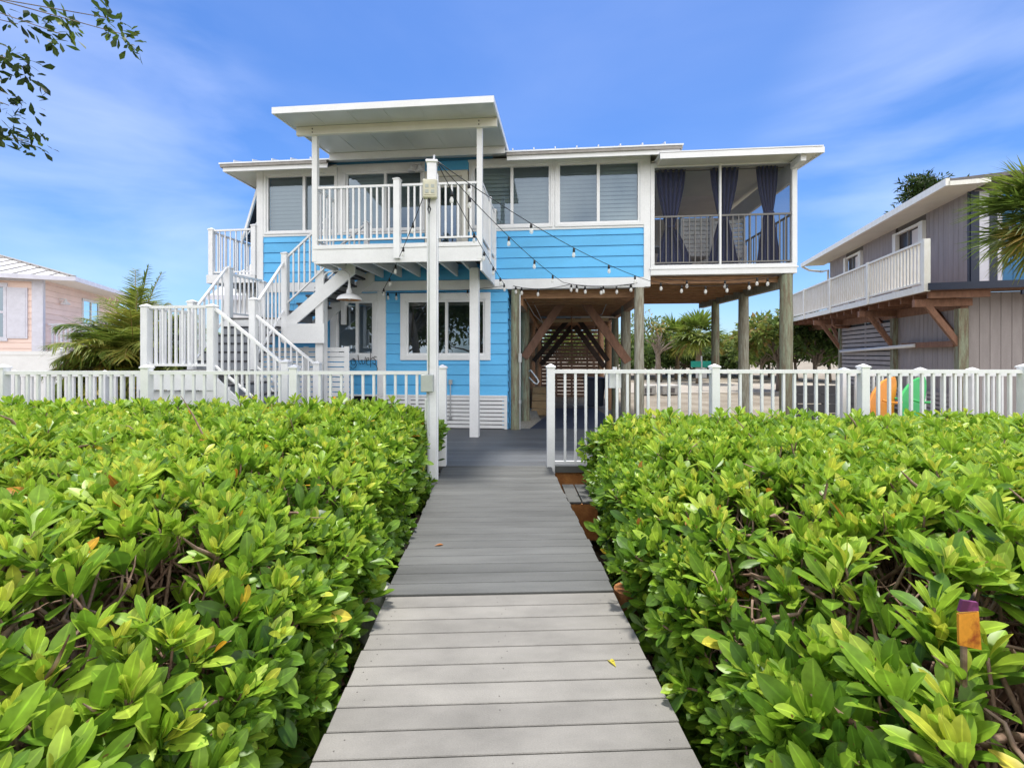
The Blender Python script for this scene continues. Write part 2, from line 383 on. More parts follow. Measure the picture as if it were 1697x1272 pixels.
M['mulch'] = mat('leaf_litter', (.035, .024, .016), .95, c2=(.14, .10, .065), lo=.35, hi=.65, scale=14, bump=.8, bscale=30, fine=.3)
tag(gb.build('ground', M['ground'], smooth=True), 'sandy open ground round the house and road', kind='structure')
lb = MB(); xs2 = [i*.5-14 for i in range(57)]; ys2 = [i*.3-1.5 for i in range(25)]
lb.addv([(x, y, ground_z(x, y)+.02+.06*mnoise.noise(Vector((x*2.3, y*2.3, 3)))) for y in ys2 for x in xs2]); n2 = len(xs2)
for j in range(len(ys2)-1):
    for i in range(n2-1): lb.f.append([j*n2+i, j*n2+i+1, (j+1)*n2+i+1, (j+1)*n2+i])
tag(lb.build('leaf_litter', M['mulch'], smooth=True), 'dark leaf litter on the low bank beneath the hedges', kind='structure')
rd = MB(); rd.box(-40, 60, 21, 29, -.30, -.185)
tag(rd.build('road', mat('pale_road', (.36, .32, .265), .9, .12, 1.5, fine=.08, bscale=30)), 'pale sandy road crossing behind the house', kind='structure')
gv = MB(); gv.addv([(.12+.3*i, 9.62+.35*j, -.10+.03*random.random()) for j in range(14) for i in range(3)])
for j in range(13):
    for i in range(2): gv.f.append([j*3+i, j*3+i+1, (j+1)*3+i+1, (j+1)*3+i])
tag(gv.build('gravel_strip', M['gravel'], smooth=True), 'strip of tan gravel beside the carport post', kind='structure')

# ------------------------------------------------------------------ boardwalk and deck
bw = bpy.data.objects.new('boardwalk', None); col.objects.link(bw); bw.location = (.047, 0, 0); bw.rotation_euler = (0, 0, .04)
tag(bw, 'plank boardwalk between the hedges, pale near boards then dark grey boards', 'boardwalk', kind='structure')
a = MB(); s_ = MB(); y = .2
while y < 2.98:
    y1 = min(y+.128, 3.0); a.tv = random.uniform(.93, 1.08); j = random.uniform(-.006, .006)
    a.box(-.745+j, .745+j, y, y1, -.04, -.014)
    for x in (-.66, .0, .66):
        for k in (.3, .7):
            if random.random() < .75: s_.lathe((x+random.uniform(-.03,.03), y+.128*k, -.0138), [(.0035, 0), (.0035, .0006), (.0, .0006)], 8)
    y += .1335
a.build('light_planks', M['lightboard'], bw, bevel=.003); s_.build('screws', M['screw'], bw)
a = MB(); y = 3.0
while y < 6.38:
    a.tv = random.uniform(.88, 1.12); j = random.uniform(-.008, .008)
    a.box(-.75+j, .75+j, y, min(y+.136, 6.42), -.026, 0); y += .141
a.build('dark_planks', M['darkboard'], bw, bevel=.003)
a = MB()
for x in (-.6, .0, .6): a.box(x-.025, x+.025, .2, 6.35, -.25, -.042)
a.box(-.70, -.66, .3, 6.3, -.24, -.043); a.box(.66, .70, .3, 6.3, -.24, -.043)
a.build('joists', M['orange_wood'], bw)

dk = bpy.data.objects.new('deck', None); col.objects.link(dk)
tag(dk, 'slate grey board deck in front of the house', 'deck', kind='structure')
a = MB(); y = 6.43
while y < 9.55:
    a.tv = random.uniform(.86, 1.14); a.box(-7.4, 5.0, y, y+.138, -.026, -.002); y += .141
a.build('deck_planks', M['deck'], dk, bevel=.003)
a = MB(); a.box(-7.4, 5.0, 6.40, 6.426, -.09, -.004); a.build('edge_board', M['darkboard'], dk)
a = MB(); a.box(-7.35, 4.95, 6.43, 6.47, -.40, -.05); a.build('fascia_joist', M['orange_wood'], dk)
a = MB(); a.prism([(.35, 9.62), (2.45, 9.60), (2.45, 13.5), (1.3, 13.5)], 'z', -.05, -.01)
tag(a.build('carport_mat', M['mat_rubber']), 'blue black mat laid across the carport floor', kind='structure')

st = thing('side_step', 'grey two board step below the gate post beside the boardwalk', 'step', (.74, 5.35, -.16))
a = MB(); a.box(-.08, .07, 0, .72, -.03, 0); a.box(.085, .24, 0, .72, -.03, 0); a.build('tread', M['darkboard'], st, bevel=.004)
a = MB(); a.box(-.1, .26, .0, .03, -.45, -.032); a.box(.2, .24, .03, .7, -.45, -.032); a.build('stringer', M['orange_wood'], st)
for nm, lb_, x, yy, r, mt_, ztop in (('dock_piling', 'pale grey green piling at left edge of the boardwalk', -.93, 3.10, .115, 'pile', -.03), ('dock_piling', 'rusty brown piling at right edge of the boardwalk', .80, 3.16, .10, 'pile2', -.06)):
    o = thing(nm, lb_, 'piling', (x, yy, ztop)); a = MB(); a.lathe((0, 0, 0), [(r*1.05, -1.0), (r, -.02), (r*.96, 0)], 18); a.build('shaft', M[mt_], o, smooth=True)
    a = MB(); a.lathe((0, 0, .001), [(r*.96, 0), (.0, .012)], 18); a.build('cut_top', M['piletop'] if mt_ == 'pile' else M['orange_wood'], o)

def rock(x, y, z, r, label, group):
    import bmesh
    bm = bmesh.new(); bmesh.ops.create_icosphere(bm, subdivisions=3, radius=r)
    sd = random.random()*50
    for v in bm.verts:
        k = 1+.35*mnoise.noise(v.co/r*.9+Vector((sd, 0, 0)))+.12*mnoise.noise(v.co/r*2.6+Vector((sd, 5, 0)))
        v.co *= k; v.co.z *= .7
    me = bpy.data.meshes.new('rock'); bm.to_mesh(me); bm.free(); me.materials.append(M['rock'])
    me.polygons.foreach_set('use_smooth', [True]*len(me.polygons))
    o = bpy.data.objects.new('rock', me); col.objects.link(o); o.location = (x, y, z); o.rotation_euler = (random.random(), random.random(), random.random()*6)
    tag(o, label, 'rock', group)
for i, (x, yy, z, r) in enumerate([(-1.08, 5.25, -.42, .17), (-1.2, 4.85, -.5, .2), (-1.02, 4.55, -.62, .18), (-1.3, 5.5, -.5, .19), (-1.15, 4.15, -.68, .2), (-.98, 3.8, -.75, .16)]):
    rock(x, yy, z, r, 'brown riprap rock under the left hedge at the boardwalk edge', 'riprap rocks beside the boardwalk')

# ------------------------------------------------------------------ railings
def rail_panel(mb, p0, p1, h, z_low=.09, sp=.11, bw_=.022, rw=.05, rh=.04, t=.0):
    """panel between two points given at deck/step level (x,y,z): top rail at +h, bottom rail at +z_low, vertical balusters"""
    p0 = Vector(p0); p1 = Vector(p1)
    up = Vector((0, 0, h)); lo = Vector((0, 0, z_low))
    mb.vbar(p0+up, p1+up, rw, rh); mb.vbar(p0+lo, p1+lo, rw*.75, rh*.8)
    ln = Vector((p1.x-p0.x, p1.y-p0.y, 0)).length; n = max(1, round(ln/sp))
    for k in range(1, n):
        q = p0.lerp(p1, k/n); b = bw_/2
        d = Vector((p1.x-p0.x, p1.y-p0.y, 0)).normalized(); e = Vector((-d.y, d.x, 0))
        q0 = q+lo; q1 = q+up; d *= b; e = e*b
        mb.hexa([q0-d-e, q0+d-e, q0+d+e, q0-d+e, q1-d-e, q1+d-e, q1+d+e, q1-d+e])
    return mb

def fence(name, label, pts, h_post, h_rail, sp=.15, bw_=.033, pw=.11, zb=-.12):
    f = thing(name, label, 'fence', (pts[0][0], pts[0][1], 0)); ox, oy = pts[0]
    for x, y in pts: MB().post(x-ox, y-oy, zb, h_post-.06, pw).build('post', M['vinyl'], f, bevel=.004)
    for (x0, y0), (x1, y1) in zip(pts, pts[1:]):
        d = Vector((x1-x0, y1-y0, 0)).normalized()*pw/2
        rail_panel(MB(), (x0-ox+d.x, y0-oy+d.y, 0), (x1-ox-d.x, y1-oy-d.y, 0), h_rail-.03, .05, sp, bw_, .06, .05).build('rail_panel', M['vinyl'], f)
    return f
FY = 6.47
fence('picket_fence', 'white metal fence behind the left hedge, ending at the light pole', [(-.98, FY), (-3.07, FY), (-5.15, FY), (-7.18, FY), (-9.2, FY)], 1.42, 1.33)
fence('picket_fence', 'white metal fence behind the right hedge, starting at the gate post', [(.54, FY-.06), (2.83, FY-.06), (4.91, FY-.06), (7.16, FY-.06), (9.3, FY-.06)], 1.43, 1.35)
fence('picket_fence', 'shorter white fence further back in front of the bushy palm', [(-8.9, 8.2), (-7.28, 8.2), (-5.8, 8.2)], 1.28, 1.22, .13, .04, .12, -.2)
fence('picket_fence', 'second white fence behind the orange and green chairs', [(5.75, 7.95), (7.08, 7.95), (7.98, 7.95), (9.6, 7.95)], 1.34, 1.24, .155, .034, .11, -.2)

# small notice box hanging on the gate fence
o = thing('notice_box', 'small white box hung on the fence rail in front of the carport', 'box', (1.46, 6.50, 1.08))
MB().box(-.085, .085, -.02, .05, 0, .24).build('case', M['vinyl'], o, bevel=.006)
a = MB(); a.box(-.03, .03, .01, .03, .24, .30); a.build('hanger', M['steel'], o)

# ------------------------------------------------------------------ the blue house
PH = math.atan(.094)
H = thing('blue_house', 'raised bright blue lap sided house with white trim on wooden posts', 'house', (0, 9.59, 0), -PH)
cH, sH = math.cos(PH), math.sin(PH)
def hw(u, w_, z): return (u*cH + w_*sH, 9.59 - u*sH + w_*cH, z)

def siding(mb, u0, u1, z0, z1, holes=(), exp=.218, w_=0., th=.12, axis='u'):
    """lap boards with a shadow gap above each lip; holes (u0,u1,z0,z1) are cut out exactly"""
    s = 1 if axis in ('u', 'v+') else -1
    def piece(c0, c1, a0, a1, face):
        if c1-c0 < .004 or a1-a0 < .004: return
        o0 = -.022 if face == 'lip' else .012
        o1 = -.003 if face == 'lip' else .012
        pr = [(w_+o0*s, a0), (w_+o1*s, a1), (w_+th*s, a1), (w_+th*s, a0)]
        if axis == 'u' and face == 'lip' and c1-c0 > 1.2 and random.random() < .55:
            k = random.uniform(c0+.3, c1-.3); mb.prism(pr, 'x', c0, k-.002); mb.prism(pr, 'x', k+.002, c1)
        elif axis == 'u': mb.prism(pr, 'x', c0, c1)
        else: mb.prism(pr, 'y', c0, c1)
    z = z0
    while z < z1-.01:
        zt = min(z+exp, z1); tv = random.uniform(.95, 1.05)
        for (b0, b1, face) in ((z, z+.011, 'gap'), (z+.011, zt, 'lip')):
            mb.tv = tv; rects = [(u0, u1, b0, b1)]
            for (h0, h1, y0, y1) in holes:
                nr = []
                for (c0, c1, a0, a1) in rects:
                    if h1 <= c0 or h0 >= c1 or y1 <= a0 or y0 >= a1: nr.append((c0, c1, a0, a1)); continue
                    if h0 > c0: nr.append((c0, h0, a0, a1))
                    if h1 < c1: nr.append((h1, c1, a0, a1))
                    m0, m1 = max(c0, h0), min(c1, h1)
                    if y0 > a0: nr.append((m0, m1, a0, y0))
                    if y1 < a1: nr.append((m0, m1, y1, a1))
                rects = nr
            for rc in rects: piece(*rc, face)
        z = zt

# walls
a = MB()
siding(a, -5.62, -.09, .69, 2.92, [(-3.93, -2.72, 1.46, 2.84), (-2.37, -.47, 1.46, 2.84), (-2.9, -2.71, .6, 2.86)])
siding(a, .02, 10, -.1, 2.9, axis='v-', w_=-.09)   # carport side wall, facing the carport
a.build('lower_wall', M['blue'], H)
a = MB()
siding(a, -5.50, -1.87, 3.13, 4.17, w_=0); siding(a, -.92, 2.70, 3.13, 4.17, w_=0)
siding(a, -1.87, -.92, 5.44, 5.66, w_=0); siding(a, -1.87, -.92, 3.13, 3.47, w_=0)
siding(a, .02, 10, 3.13, 5.66, axis='v+', w_=-5.62)
siding(a, .02, 10, 3.13, 5.66, axis='v-', w_=2.80)
a.build('upper_wall', M['blue'], H)
# interior shells
a = MB(); a.box(-5.45, 2.65, .14, 9.9, 3.2, 3.40); a.box(-5.45, 2.65, 4.6, 4.7, 3.40, 5.6); a.box(-5.45, 2.65, .14, 9.9, 5.6, 5.65)
a.box(-5.45, -.22, 2.8, 2.9, .3, 2.9); a.box(-5.45, -.22, .13, 2.8, .3, .45)
a.box(-5.5, 2.7, 9.9, 10.0, 3.13, 5.66)
a.build('interior', M['interior'], H)
# trim boards
a = MB()
a.box(-.10, 2.70, -.055, .1, 2.92, 3.128); a.box(-5.62, -.101, -.05, .1, 2.922, 3.125)
a.box(-5.64, -5.49, -.036, .13, .69, 5.655); a.box(2.69, 2.82, -.04, .13, 2.935, 5.655)
a.box(-5.62, -.10, -.034, .12, .665, .705)
for u0, u1 in ((-3.79, -3.68), (-5.49, -5.46), (.84, .895), (-.91, -.875)): a.box(u0, u1, -.026, .12, 4.172, 5.62)
for u0, u1 in ((-5.49, -1.855), (-.93, 2.69)): a.box(u0, u1, -.024, .12, 5.61, 5.655); a.box(u0, u1, -.028, .12, 4.14, 4.19)
a.box(-2.90, -2.712, -.034, .12, .707, 2.92)
a.box(-3.30, -2.90, -.010, .10, 2.86, 2.92)
a.build('trim', M['white'], H, bevel=.004)
a = MB(); a.box(-5.55, -.4, -.05, -.02, 5.655, 5.70); a.box(-.0, 2.75, -.05, -.02, 5.655, 5.70); a.build('eave_moulding', mat('teal_moulding', (.045, .17, .30), .5), H)

def window(u0, u1, z0, z1, gz0, gz1, panes, glass, blind=True, mat_frame='white', rec=.06, back=None, tw=.0):
    f = MB(); d0 = -.045
    # outer casing as four boards, then sash bars
    g0, g1 = panes[0][0], panes[-1][1]
    f.box(u0, u1, d0, .10, gz1+.04, z1); f.box(u0, u1, d0-.004, .10, z0, gz0-.04)
    f.box(u0, g0-.04, d0+.003, .10, gz0-.04, gz1+.04); f.box(g1+.04, u1, d0+.003, .10, gz0-.04, gz1+.04)
    fo = f.build('window', M[mat_frame], H, bevel=.004)
    s = MB()
    s.box(g0-.04, g1+.04, -.02, .05, gz1, gz1+.04); s.box(g0-.04, g1+.04, -.02, .05, gz0-.04, gz0)
    s.box(g0-.04, g0, -.018, .05, gz0, gz1); s.box(g1, g1+.04, -.018, .05, gz0, gz1)
    for (a0, a1), (b0, b1) in zip(panes, panes[1:]): s.box(a1, b0, -.022, .05, gz0, gz1)
    s.build('sash', M['vinyl'], fo)
    for i, (p0, p1) in enumerate(panes):
        yy = .012 + .016*(i % 2)
        g = MB(); b = g.addv([(p0, yy, gz0), (p1, yy, gz0), (p1, yy, gz1), (p0, yy, gz1)]); g.f.append([b, b+1, b+2, b+3])
        g.build('pane', glass, fo)
    if blind:
        bl = MB(); z = gz0-.02
        while z < gz1:
            bl.box(g0-.03, g1+.03, .13, .134, z, min(z+.062, gz1+.02)); z += .085
        bl.box(g0-.03, g1+.03, .16, .163, gz0-.02, gz1+.03)
        bl.build('blind', M['blind'], fo)
    return fo
window(-5.46, -3.79, 4.19, 5.61, 4.27, 5.44, [(-5.38, -4.585), (-4.525, -3.87)], M['glass'])
window(-3.68, -1.855, 4.19, 5.61, 4.27, 5.44, [(-3.56, -2.755), (-2.70, -1.955)], M['glass'])
window(-.875, .84, 4.19, 5.61, 4.28, 5.47, [(-.785, -.03), (.03, .765)], M['glass'])
window(.895, 2.69, 4.19, 5.61, 4.29, 5.465, [(.998, 1.75), (1.81, 2.576)], M['glass'])
window(-2.39, -.45, 1.44, 2.86, 1.59, 2.67, [(-2.22, -1.42), (-1.365, -.61)], M['glass_low'], False)
window(-3.95, -2.902, 1.44, 2.858, 1.59, 2.67, [(-3.77, -3.385), (-3.33, -3.02)], M['glass_low'], False)
# entry door on the balcony
d = MB(); d.box(-1.85, -1.72, -.045, .1, 3.47, 5.44); d.box(-1.06, -.93, -.045, .1, 3.47, 5.44); d.box(-1.72, -1.06, -.045, .1, 5.33, 5.44)
do = d.build('door', M['cream'], H, bevel=.004)
d = MB(); d.box(-1.715, -1.52, .0, .04, 3.48, 5.325); d.box(-1.18, -1.065, .0, .04, 3.48, 5.325); d.box(-1.52, -1.18, .0, .04, 5.10, 5.325); d.box(-1.52, -1.18, .0, .04, 3.48, 3.72); d.build('door_leaf', M['door'], do, bevel=.005)
g = MB(); g.box(-1.52, -1.18, .012, .02, 3.72, 5.10); g.build('pane', M['glass'], do)
a = MB(); a.box(-1.66, -1.60, -.02, .0, 4.36, 4.47); a.build('keypad_lock', M['bronze'], do)
a = MB(); a.tube([(-1.63, 0, 4.26), (-1.63, -.06, 4.26), (-1.56, -.06, 4.26)], .014, 8); a.lathe((-1.63, -.005, 4.26), [(.03, -.005), (.03, .005)], 10)
a.build('handle', M['bronze'], do)

# skirt of white slats
a = MB()
for k in range(8): a.box(-2.9, -.10, -.02, .005, .015+k*.083, .015+k*.083+.064)
for u in (-2.88, -2.2, -1.5, -.8, -.13): a.box(u-.03, u+.03, -.026, .0, .0, .665)
a.build('skirt', M['white'], H)
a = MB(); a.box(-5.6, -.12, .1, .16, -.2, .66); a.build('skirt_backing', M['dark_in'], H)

# stilt posts
def round_post(u, w_, z0, z1, r, m):
    b = MB(); k = []
    for i in range(9):
        t = i/8; k.append((r*(1.04-.06*t)*(1+.03*math.sin(i*2.1+u*5)), z0+(z1-z0)*t))
    b.lathe((u, w_, 0), k, 16); b.build('stilt_post', M[m], H, smooth=True)
for u, w_, z1, r, m in ((.075, .02, 2.91, .10, 'green_post'), (2.605, .02, 2.92, .098, 'post'), (5.48, .06, 3.15, .118, 'green_post'),
                        (.14, 1.9, 2.75, .12, 'green_post'), (2.62, 1.9, 2.75, .12, 'post'), (5.27, 1.6, 2.96, .112, 'post'), (5.14, 3.1, 2.96, .10, 'green_post'),
                        (2.62, 5.6, 2.7, .11, 'brown'), (.14, 5.6, 2.7, .11, 'brown'), (.2, 9.4, 2.7, .12, 'brown'), (2.75, 9.4, 2.7, .12, 'brown'), (2.62, 3.9, 2.7, .1, 'green_post')):
    round_post(u, w_, -.4, z1, r, m)
# ceiling boards under the house and the porch
a = MB(); w_ = .12
while w_ < 9.9:
    a.box(-.05, 2.78, w_, w_+.115, 2.93, 3.0); w_ += .16
w_ = .3
while w_ < 9.9:
    a.box(.02, 2.7, w_, w_+.045, 2.76, 2.93); w_ += .62
a.build('ceiling_boards', M['brown'], H)
a = MB(); a.box(-.05, 2.72, .1, 9.9, 3.01, 3.12); a.build('subfloor', M['slatwood'], H)
a = MB()
for u in (.14, 2.62): a.box(u-.07, u+.07, .2, 9.8, 2.60, 2.755)
a.build('floor_beam', M['brown'], H)
a = MB(); w_ = .16
while w_ < 4.15:
    a.box(2.84, 5.58, w_, w_+.105, 3.10, 3.16); w_ += .15
for k in range(9):
    a.box(2.84, 5.58, .2+k*.47, .24+k*.47, 3.02, 3.10)
a.build('porch_joists', M['brown'], H)
a = MB(); a.hexa([(5.40, .1, 2.9), (5.53, .1, 2.9), (5.16, 4.15, 2.9), (5.03, 4.15, 2.9), (5.40, .1, 3.09), (5.53, .1, 3.09), (5.16, 4.15, 3.09), (5.03, 4.15, 3.09)])
a.build('porch_beam', M['post'], H)
# diagonal braces
for p0, p1, m, wd in (((1.15, 1.8, 2.97), (.13, 1.78, 1.48), 'brace', .20), ((1.52, 1.8, 2.97), (2.66, 1.78, 1.38), 'brace', .20),
                      ((1.60, 9.3, 2.72), (.33, 9.28, 1.15), 'silhouette_timber', .2), ((1.70, 9.3, 2.72), (2.9, 9.28, 1.05), 'silhouette_timber', .2), ((1.45, 5.5, 2.86), (.2, 5.48, 1.35), 'silhouette_timber', .15), ((1.55, 5.5, 2.86), (2.6, 5.48, 1.35), 'silhouette_timber', .15)):
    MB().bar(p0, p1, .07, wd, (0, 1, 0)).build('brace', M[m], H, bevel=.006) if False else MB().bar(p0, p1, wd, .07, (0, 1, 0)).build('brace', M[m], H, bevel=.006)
a = MB(); a.bar((.4, 3.6, 2.5), (2.4, 3.6, 2.55), .05, .09); a.build('pipe_support', M['rawwood'], H)
a = MB(); a.tube([(.5, 3.5, 2.62), (2.6, 3.5, 2.62)], .03, 8); a.tube([(.2, .5, 2.85), (.35, 2.4, 2.6), (.5, 3.5, 2.5), (.6, 5.0, 2.4)], .012, 6)
a.tube([(.3, .4, 2.9), (.42, 2.4, 2.75), (.62, 3.3, 2.3), (.5, 4.0, 2.4)], .01, 6); a.tube([(2.2, 2.0, 2.9), (2.1, 2.4, 2.6), (1.9, 3.5, 2.5)], .01, 6)
a.build('pipes', M['steel'], H, smooth=True)
# back slat wall of the carport
a = MB(); z = -.25
while z < 2.62:
    if not (1.32 < z < 1.62 and False): a.box(.22, 2.9, 10.0, 10.03, z, z+(.132 if not 1.75 < z < 2.3 else .10))
    z += .15
for u in (.3, .95, 1.6, 2.25, 2.85): a.box(u-.04, u+.04, 10.03, 10.07, -.25, 2.75)
a.box(.1, 2.95, 9.98, 10.08, 2.62, 2.85)
a.build('slat_wall', M['slatwood'], H)
a = MB()
for k in range(4): a.box(.2, .75, 4.0+k*.28, 4.28+k*.28, -.3, -.05+k*.2)
a.prism([(3.4, -.28), (3.55, -.28), (4.9, .75), (4.9, .9)], 'x', .78, .82)
a.build('wooden_steps', M['rawwood'], H)
a = MB(); a.tube([(.26, 1.75, 1.15), (.3, 1.7, 1.18), (.46, 1.65, .98), (.5, 1.65, .90), (.46, 1.65, .84), (.40, 1.65, .86), (.26, 1.75, 1.0)], .017, 8)
a.build('grab_rail', M['vinyl'], H, smooth=True)
# galvanised conduit on the wall corner
a = MB(); a.tube([(.175, -.11, 2.8), (.175, -.11, .02)], .016, 8); a.box(.15, .21, -.15, -.09, 1.40, 1.58); a.box(.155, .2, -.14, -.09, .55, .62)
a.build('conduit', M['steel'], H)
a = MB(); a.box(-1.33, -1.26, -.07, -.02, .93, 1.03); a.tube([(-1.3, -.045, .93), (-1.3, -.045, .25)], .012, 8); a.box(-1.33, -1.27, -.06, -.02, .2, .27)
a.build('outdoor_outlet', M['steel'], H)

# main roof : hip with standing seams, fascia, sloped soffit
EZ = 5.60; U0, U1, W0, W1 = -6.17, 3.35, -.5, 10.5; sl_ = .28; rd_ = (U1-U0)/2
a = MB(); uc = (U0+U1)/2
A = [(U0, W0, EZ), (U1, W0, EZ), (U1, W1, EZ), (U0, W1, EZ), (uc, W0+rd_, EZ+sl_*rd_), (uc, W1-rd_, EZ+sl_*rd_)]
b = a.addv(A + [(x, y_, z-.03) for x, y_, z in A])
for f in [(0, 1, 4), (1, 2, 5, 4), (2, 3, 5), (3, 0, 4, 5)]:
    a.f.append([b+i for i in f]); a.f.append([b+6+i for i in reversed(f)])
for i in range(4): a.f.append([b+i, b+6+i, b+6+(i+1) % 4, b+(i+1) % 4])
k = U0+.35
while k < U1-.2:
    hgt = min(k-U0, U1-k)
    if not (-3.85 < k < 0): a.vbar((k, W0-.005, EZ+.018), (k, W0+hgt, EZ+sl_*hgt+.018), .022, .045)
    k += .42
k = W0+.35
while k < W1-.2:
    hgt = min(k-W0, W1-k, rd_)
    a.vbar((U0-.005, k, EZ+.018), (U0+hgt, k, EZ+sl_*hgt+.018), .022, .045); a.vbar((U1+.005, k, EZ+.018), (U1-hgt, k, EZ+sl_*hgt+.018), .022, .045); k += .42
ro = a.build('roof', M['roofmetal'], H)
AW0, AW1 = -3.80, -.06
a = MB()
for u0, u1 in ((U0+.02, AW0), (AW1, U1-.02)):
    a.box(u0, u1, W0+.012, W0+.04, EZ-.085, EZ-.032)
a.box(U0+.01, U0+.04, W0+.04, W1, EZ-.085, EZ-.032); a.box(U1-.04, U1-.01, W0+.04, W1, EZ-.085, EZ-.032)
a.build('drip_edge', M['drip'], ro)
a = MB()
for u0, u1 in ((U0+.06, AW0), (AW1, U1-.06)):
    a.box(u0, u1, W0+.05, W0+.08, EZ-.17, EZ-.06)
a.box(U0+.06, U0+.09, W0+.08, W1, EZ-.17, EZ-.06); a.box(U1-.09, U1-.06, W0+.08, W1, EZ-.17, EZ-.06)
a.build('fascia', M['white'], ro)
a = MB()
for u0, u1 in ((U0+.5, AW0), (AW1, U1-.5)): a.hexa([(u0, W0+.09, EZ-.155), (u1, W0+.09, EZ-.155), (u1, .0, EZ+.07), (u0, 0, EZ+.07), (u0, W0+.09, EZ-.14), (u1, W0+.09, EZ-.14), (u1, 0, EZ+.085), (u0, 0, EZ+.085)])
for s in (0, 1):
    ue = U0+.10 if s == 0 else U1-.10; ui = -5.62 if s == 0 else 2.80
    b = a.addv([(ue, W0+.09, EZ-.155), (ue, W1-.1, EZ-.155), (ui, W1-.1, EZ+.0), (ui, .0, EZ+.05)]); a.f.append([b, b+1, b+2, b+3])
    uk = U0+.5 if s == 0 else U1-.5
    b = a.addv([(ue, W0+.09, EZ-.154), (ui, 0, EZ+.051), (uk, 0, EZ+.069), (uk, W0+.09, EZ-.154)]); a.f.append([b, b+1, b+2, b+3])
a.build('soffit', M['cream'], ro)

# balcony awning
a = MB()
def slab(mb, u0, u1, w0, z0, w1, z1, t):
    mb.hexa([(u0, w0, z0), (u1, w0, z0), (u1, w1, z1), (u0, w1, z1), (u0, w0, z0+t), (u1, w0, z0+t), (u1, w1, z1+t), (u0, w1, z1+t)])
slab(a, -3.72, -.09, -2.37, 5.535, .02, 5.735, .07)
for k in range(1, 6): slab(a, -3.72+k*.605, -3.70+k*.605, -2.36, 5.527, -.01, 5.727, .0085)
aw = a.build('balcony_awning', M['awning_under'], H)
a = MB(); slab(a, -3.75, -.06, -2.40, 5.52, -2.372, 5.522, .105); slab(a, -3.75, -3.722, -2.37, 5.522, .02, 5.722, .10); slab(a, -.088, -.06, -2.37, 5.522, .02, 5.722, .10)
slab(a, -3.74, -.07, -2.375, 5.612, .03, 5.812, .012); a.box(-3.72, -.09, -.52, -.50, 5.545, 5.685)
a.build('awning_edge', M['white'], aw)
a = MB(); a.box(-3.66, -.085, -1.83, -1.77, 5.43, 5.575); a.build('awning_beam', M['cream'], aw)
for u in (-3.36, -.395):
    MB().box(u-.048, u+.048, -1.77, -1.68, 3.2, 5.55).build('awning_post', M['white'], H, bevel=.004)
    a = MB(); 
    for z in (5.47, 5.53): a.tube([(u, -1.84, z), (u, -1.828, z)], .012, 8)
    a.build('bolts', M['bronze'], aw)

# balcony
a = MB(); w_ = -1.72
while w_ < -.03:
    a.box(-3.32, -.40, w_, min(w_+.135, -.02), 3.46, 3.49); w_ += .14
bal = a.build('balcony_floor', M['darkboard'], H)
a = MB(); a.box(-3.385, -.345, -1.78, -1.745, 3.42, 3.495); a.box(-3.37, -.36, -1.765, -1.725, 3.165, 3.418); a.box(-.385, -.35, -1.74, -.03, 3.0, 3.495)
a.box(-3.375, -3.34, -1.74, -.9, 3.165, 3.495)
a.build('rim_joist', M['white'], bal, bevel=.004)
a = MB(); u = -3.2
while u < -.45:
    a.hexa([(u, -1.72, 3.2), (u+.045, -1.72, 3.2), (u+.045, -.05, 3.2), (u, -.05, 3.2), (u, -1.72, 3.45), (u+.045, -1.72, 3.45), (u+.045, -.05, 3.45), (u, -.05, 3.45)]); u += .405
a.build('joists', M['white'], bal)
for u in (-3.685, -.63):
    MB().box(u-.085, u+.085, -.99, -.82, -.05, 3.2).build('balcony_post', M['white'], H, bevel=.006)
a = MB(); rail_panel(a, (-3.31, -1.725, 3.49), (-1.90, -1.725, 3.49), 1.03, .10, .112, .03); rail_panel(a, (-1.77, -1.725, 3.49), (-.44, -1.725, 3.49), 1.03, .10, .112, .03)
a.build('front_railing', M['vinyl'], bal)
MB().post(-1.835, -1.795, 3.22, 4.58, .11).build('railing_post', M['vinyl'], bal, bevel=.004)
a = MB(); rail_panel(a, (-.37, -1.66, 3.49), (-.37, -.85, 3.49), 1.03, .10, .112, .03); rail_panel(a, (-.37, -.75, 3.49), (-.37, -.03, 3.49), 1.03, .10, .112, .03); a.post(-.37, -.8, 3.3, 4.55, .09)
a.post(-.37, -.06, 3.3, 4.55, .09)
a.build('side_railing', M['vinyl'], bal)
a = MB(); rail_panel(a, (-3.36, -1.66, 3.49), (-3.36, -.95, 3.49), 1.03, .10, .112, .03); a.build('stair_side_railing', M['vinyl'], bal)

# outdoor stair in three flights with two landings
S_ = MB(); S_.box(-5.66, -4.40, -2.86, -1.82, 1.25, 1.29)
stair = S_.build('staircase', M['darkboard'], H)
a = MB(); a.box(-5.68, -4.38, -2.88, -2.84, 1.0, 1.25); a.box(-5.68, -5.64, -2.84, -1.8, 1.0, 1.25); a.box(-5.66, -4.4, -1.86, -1.82, 1.0, 1.25)
a.box(-5.6, -4.45, -2.8, -2.76, .55, .98)
a.build('landing_fascia', M['white'], stair); a = MB()
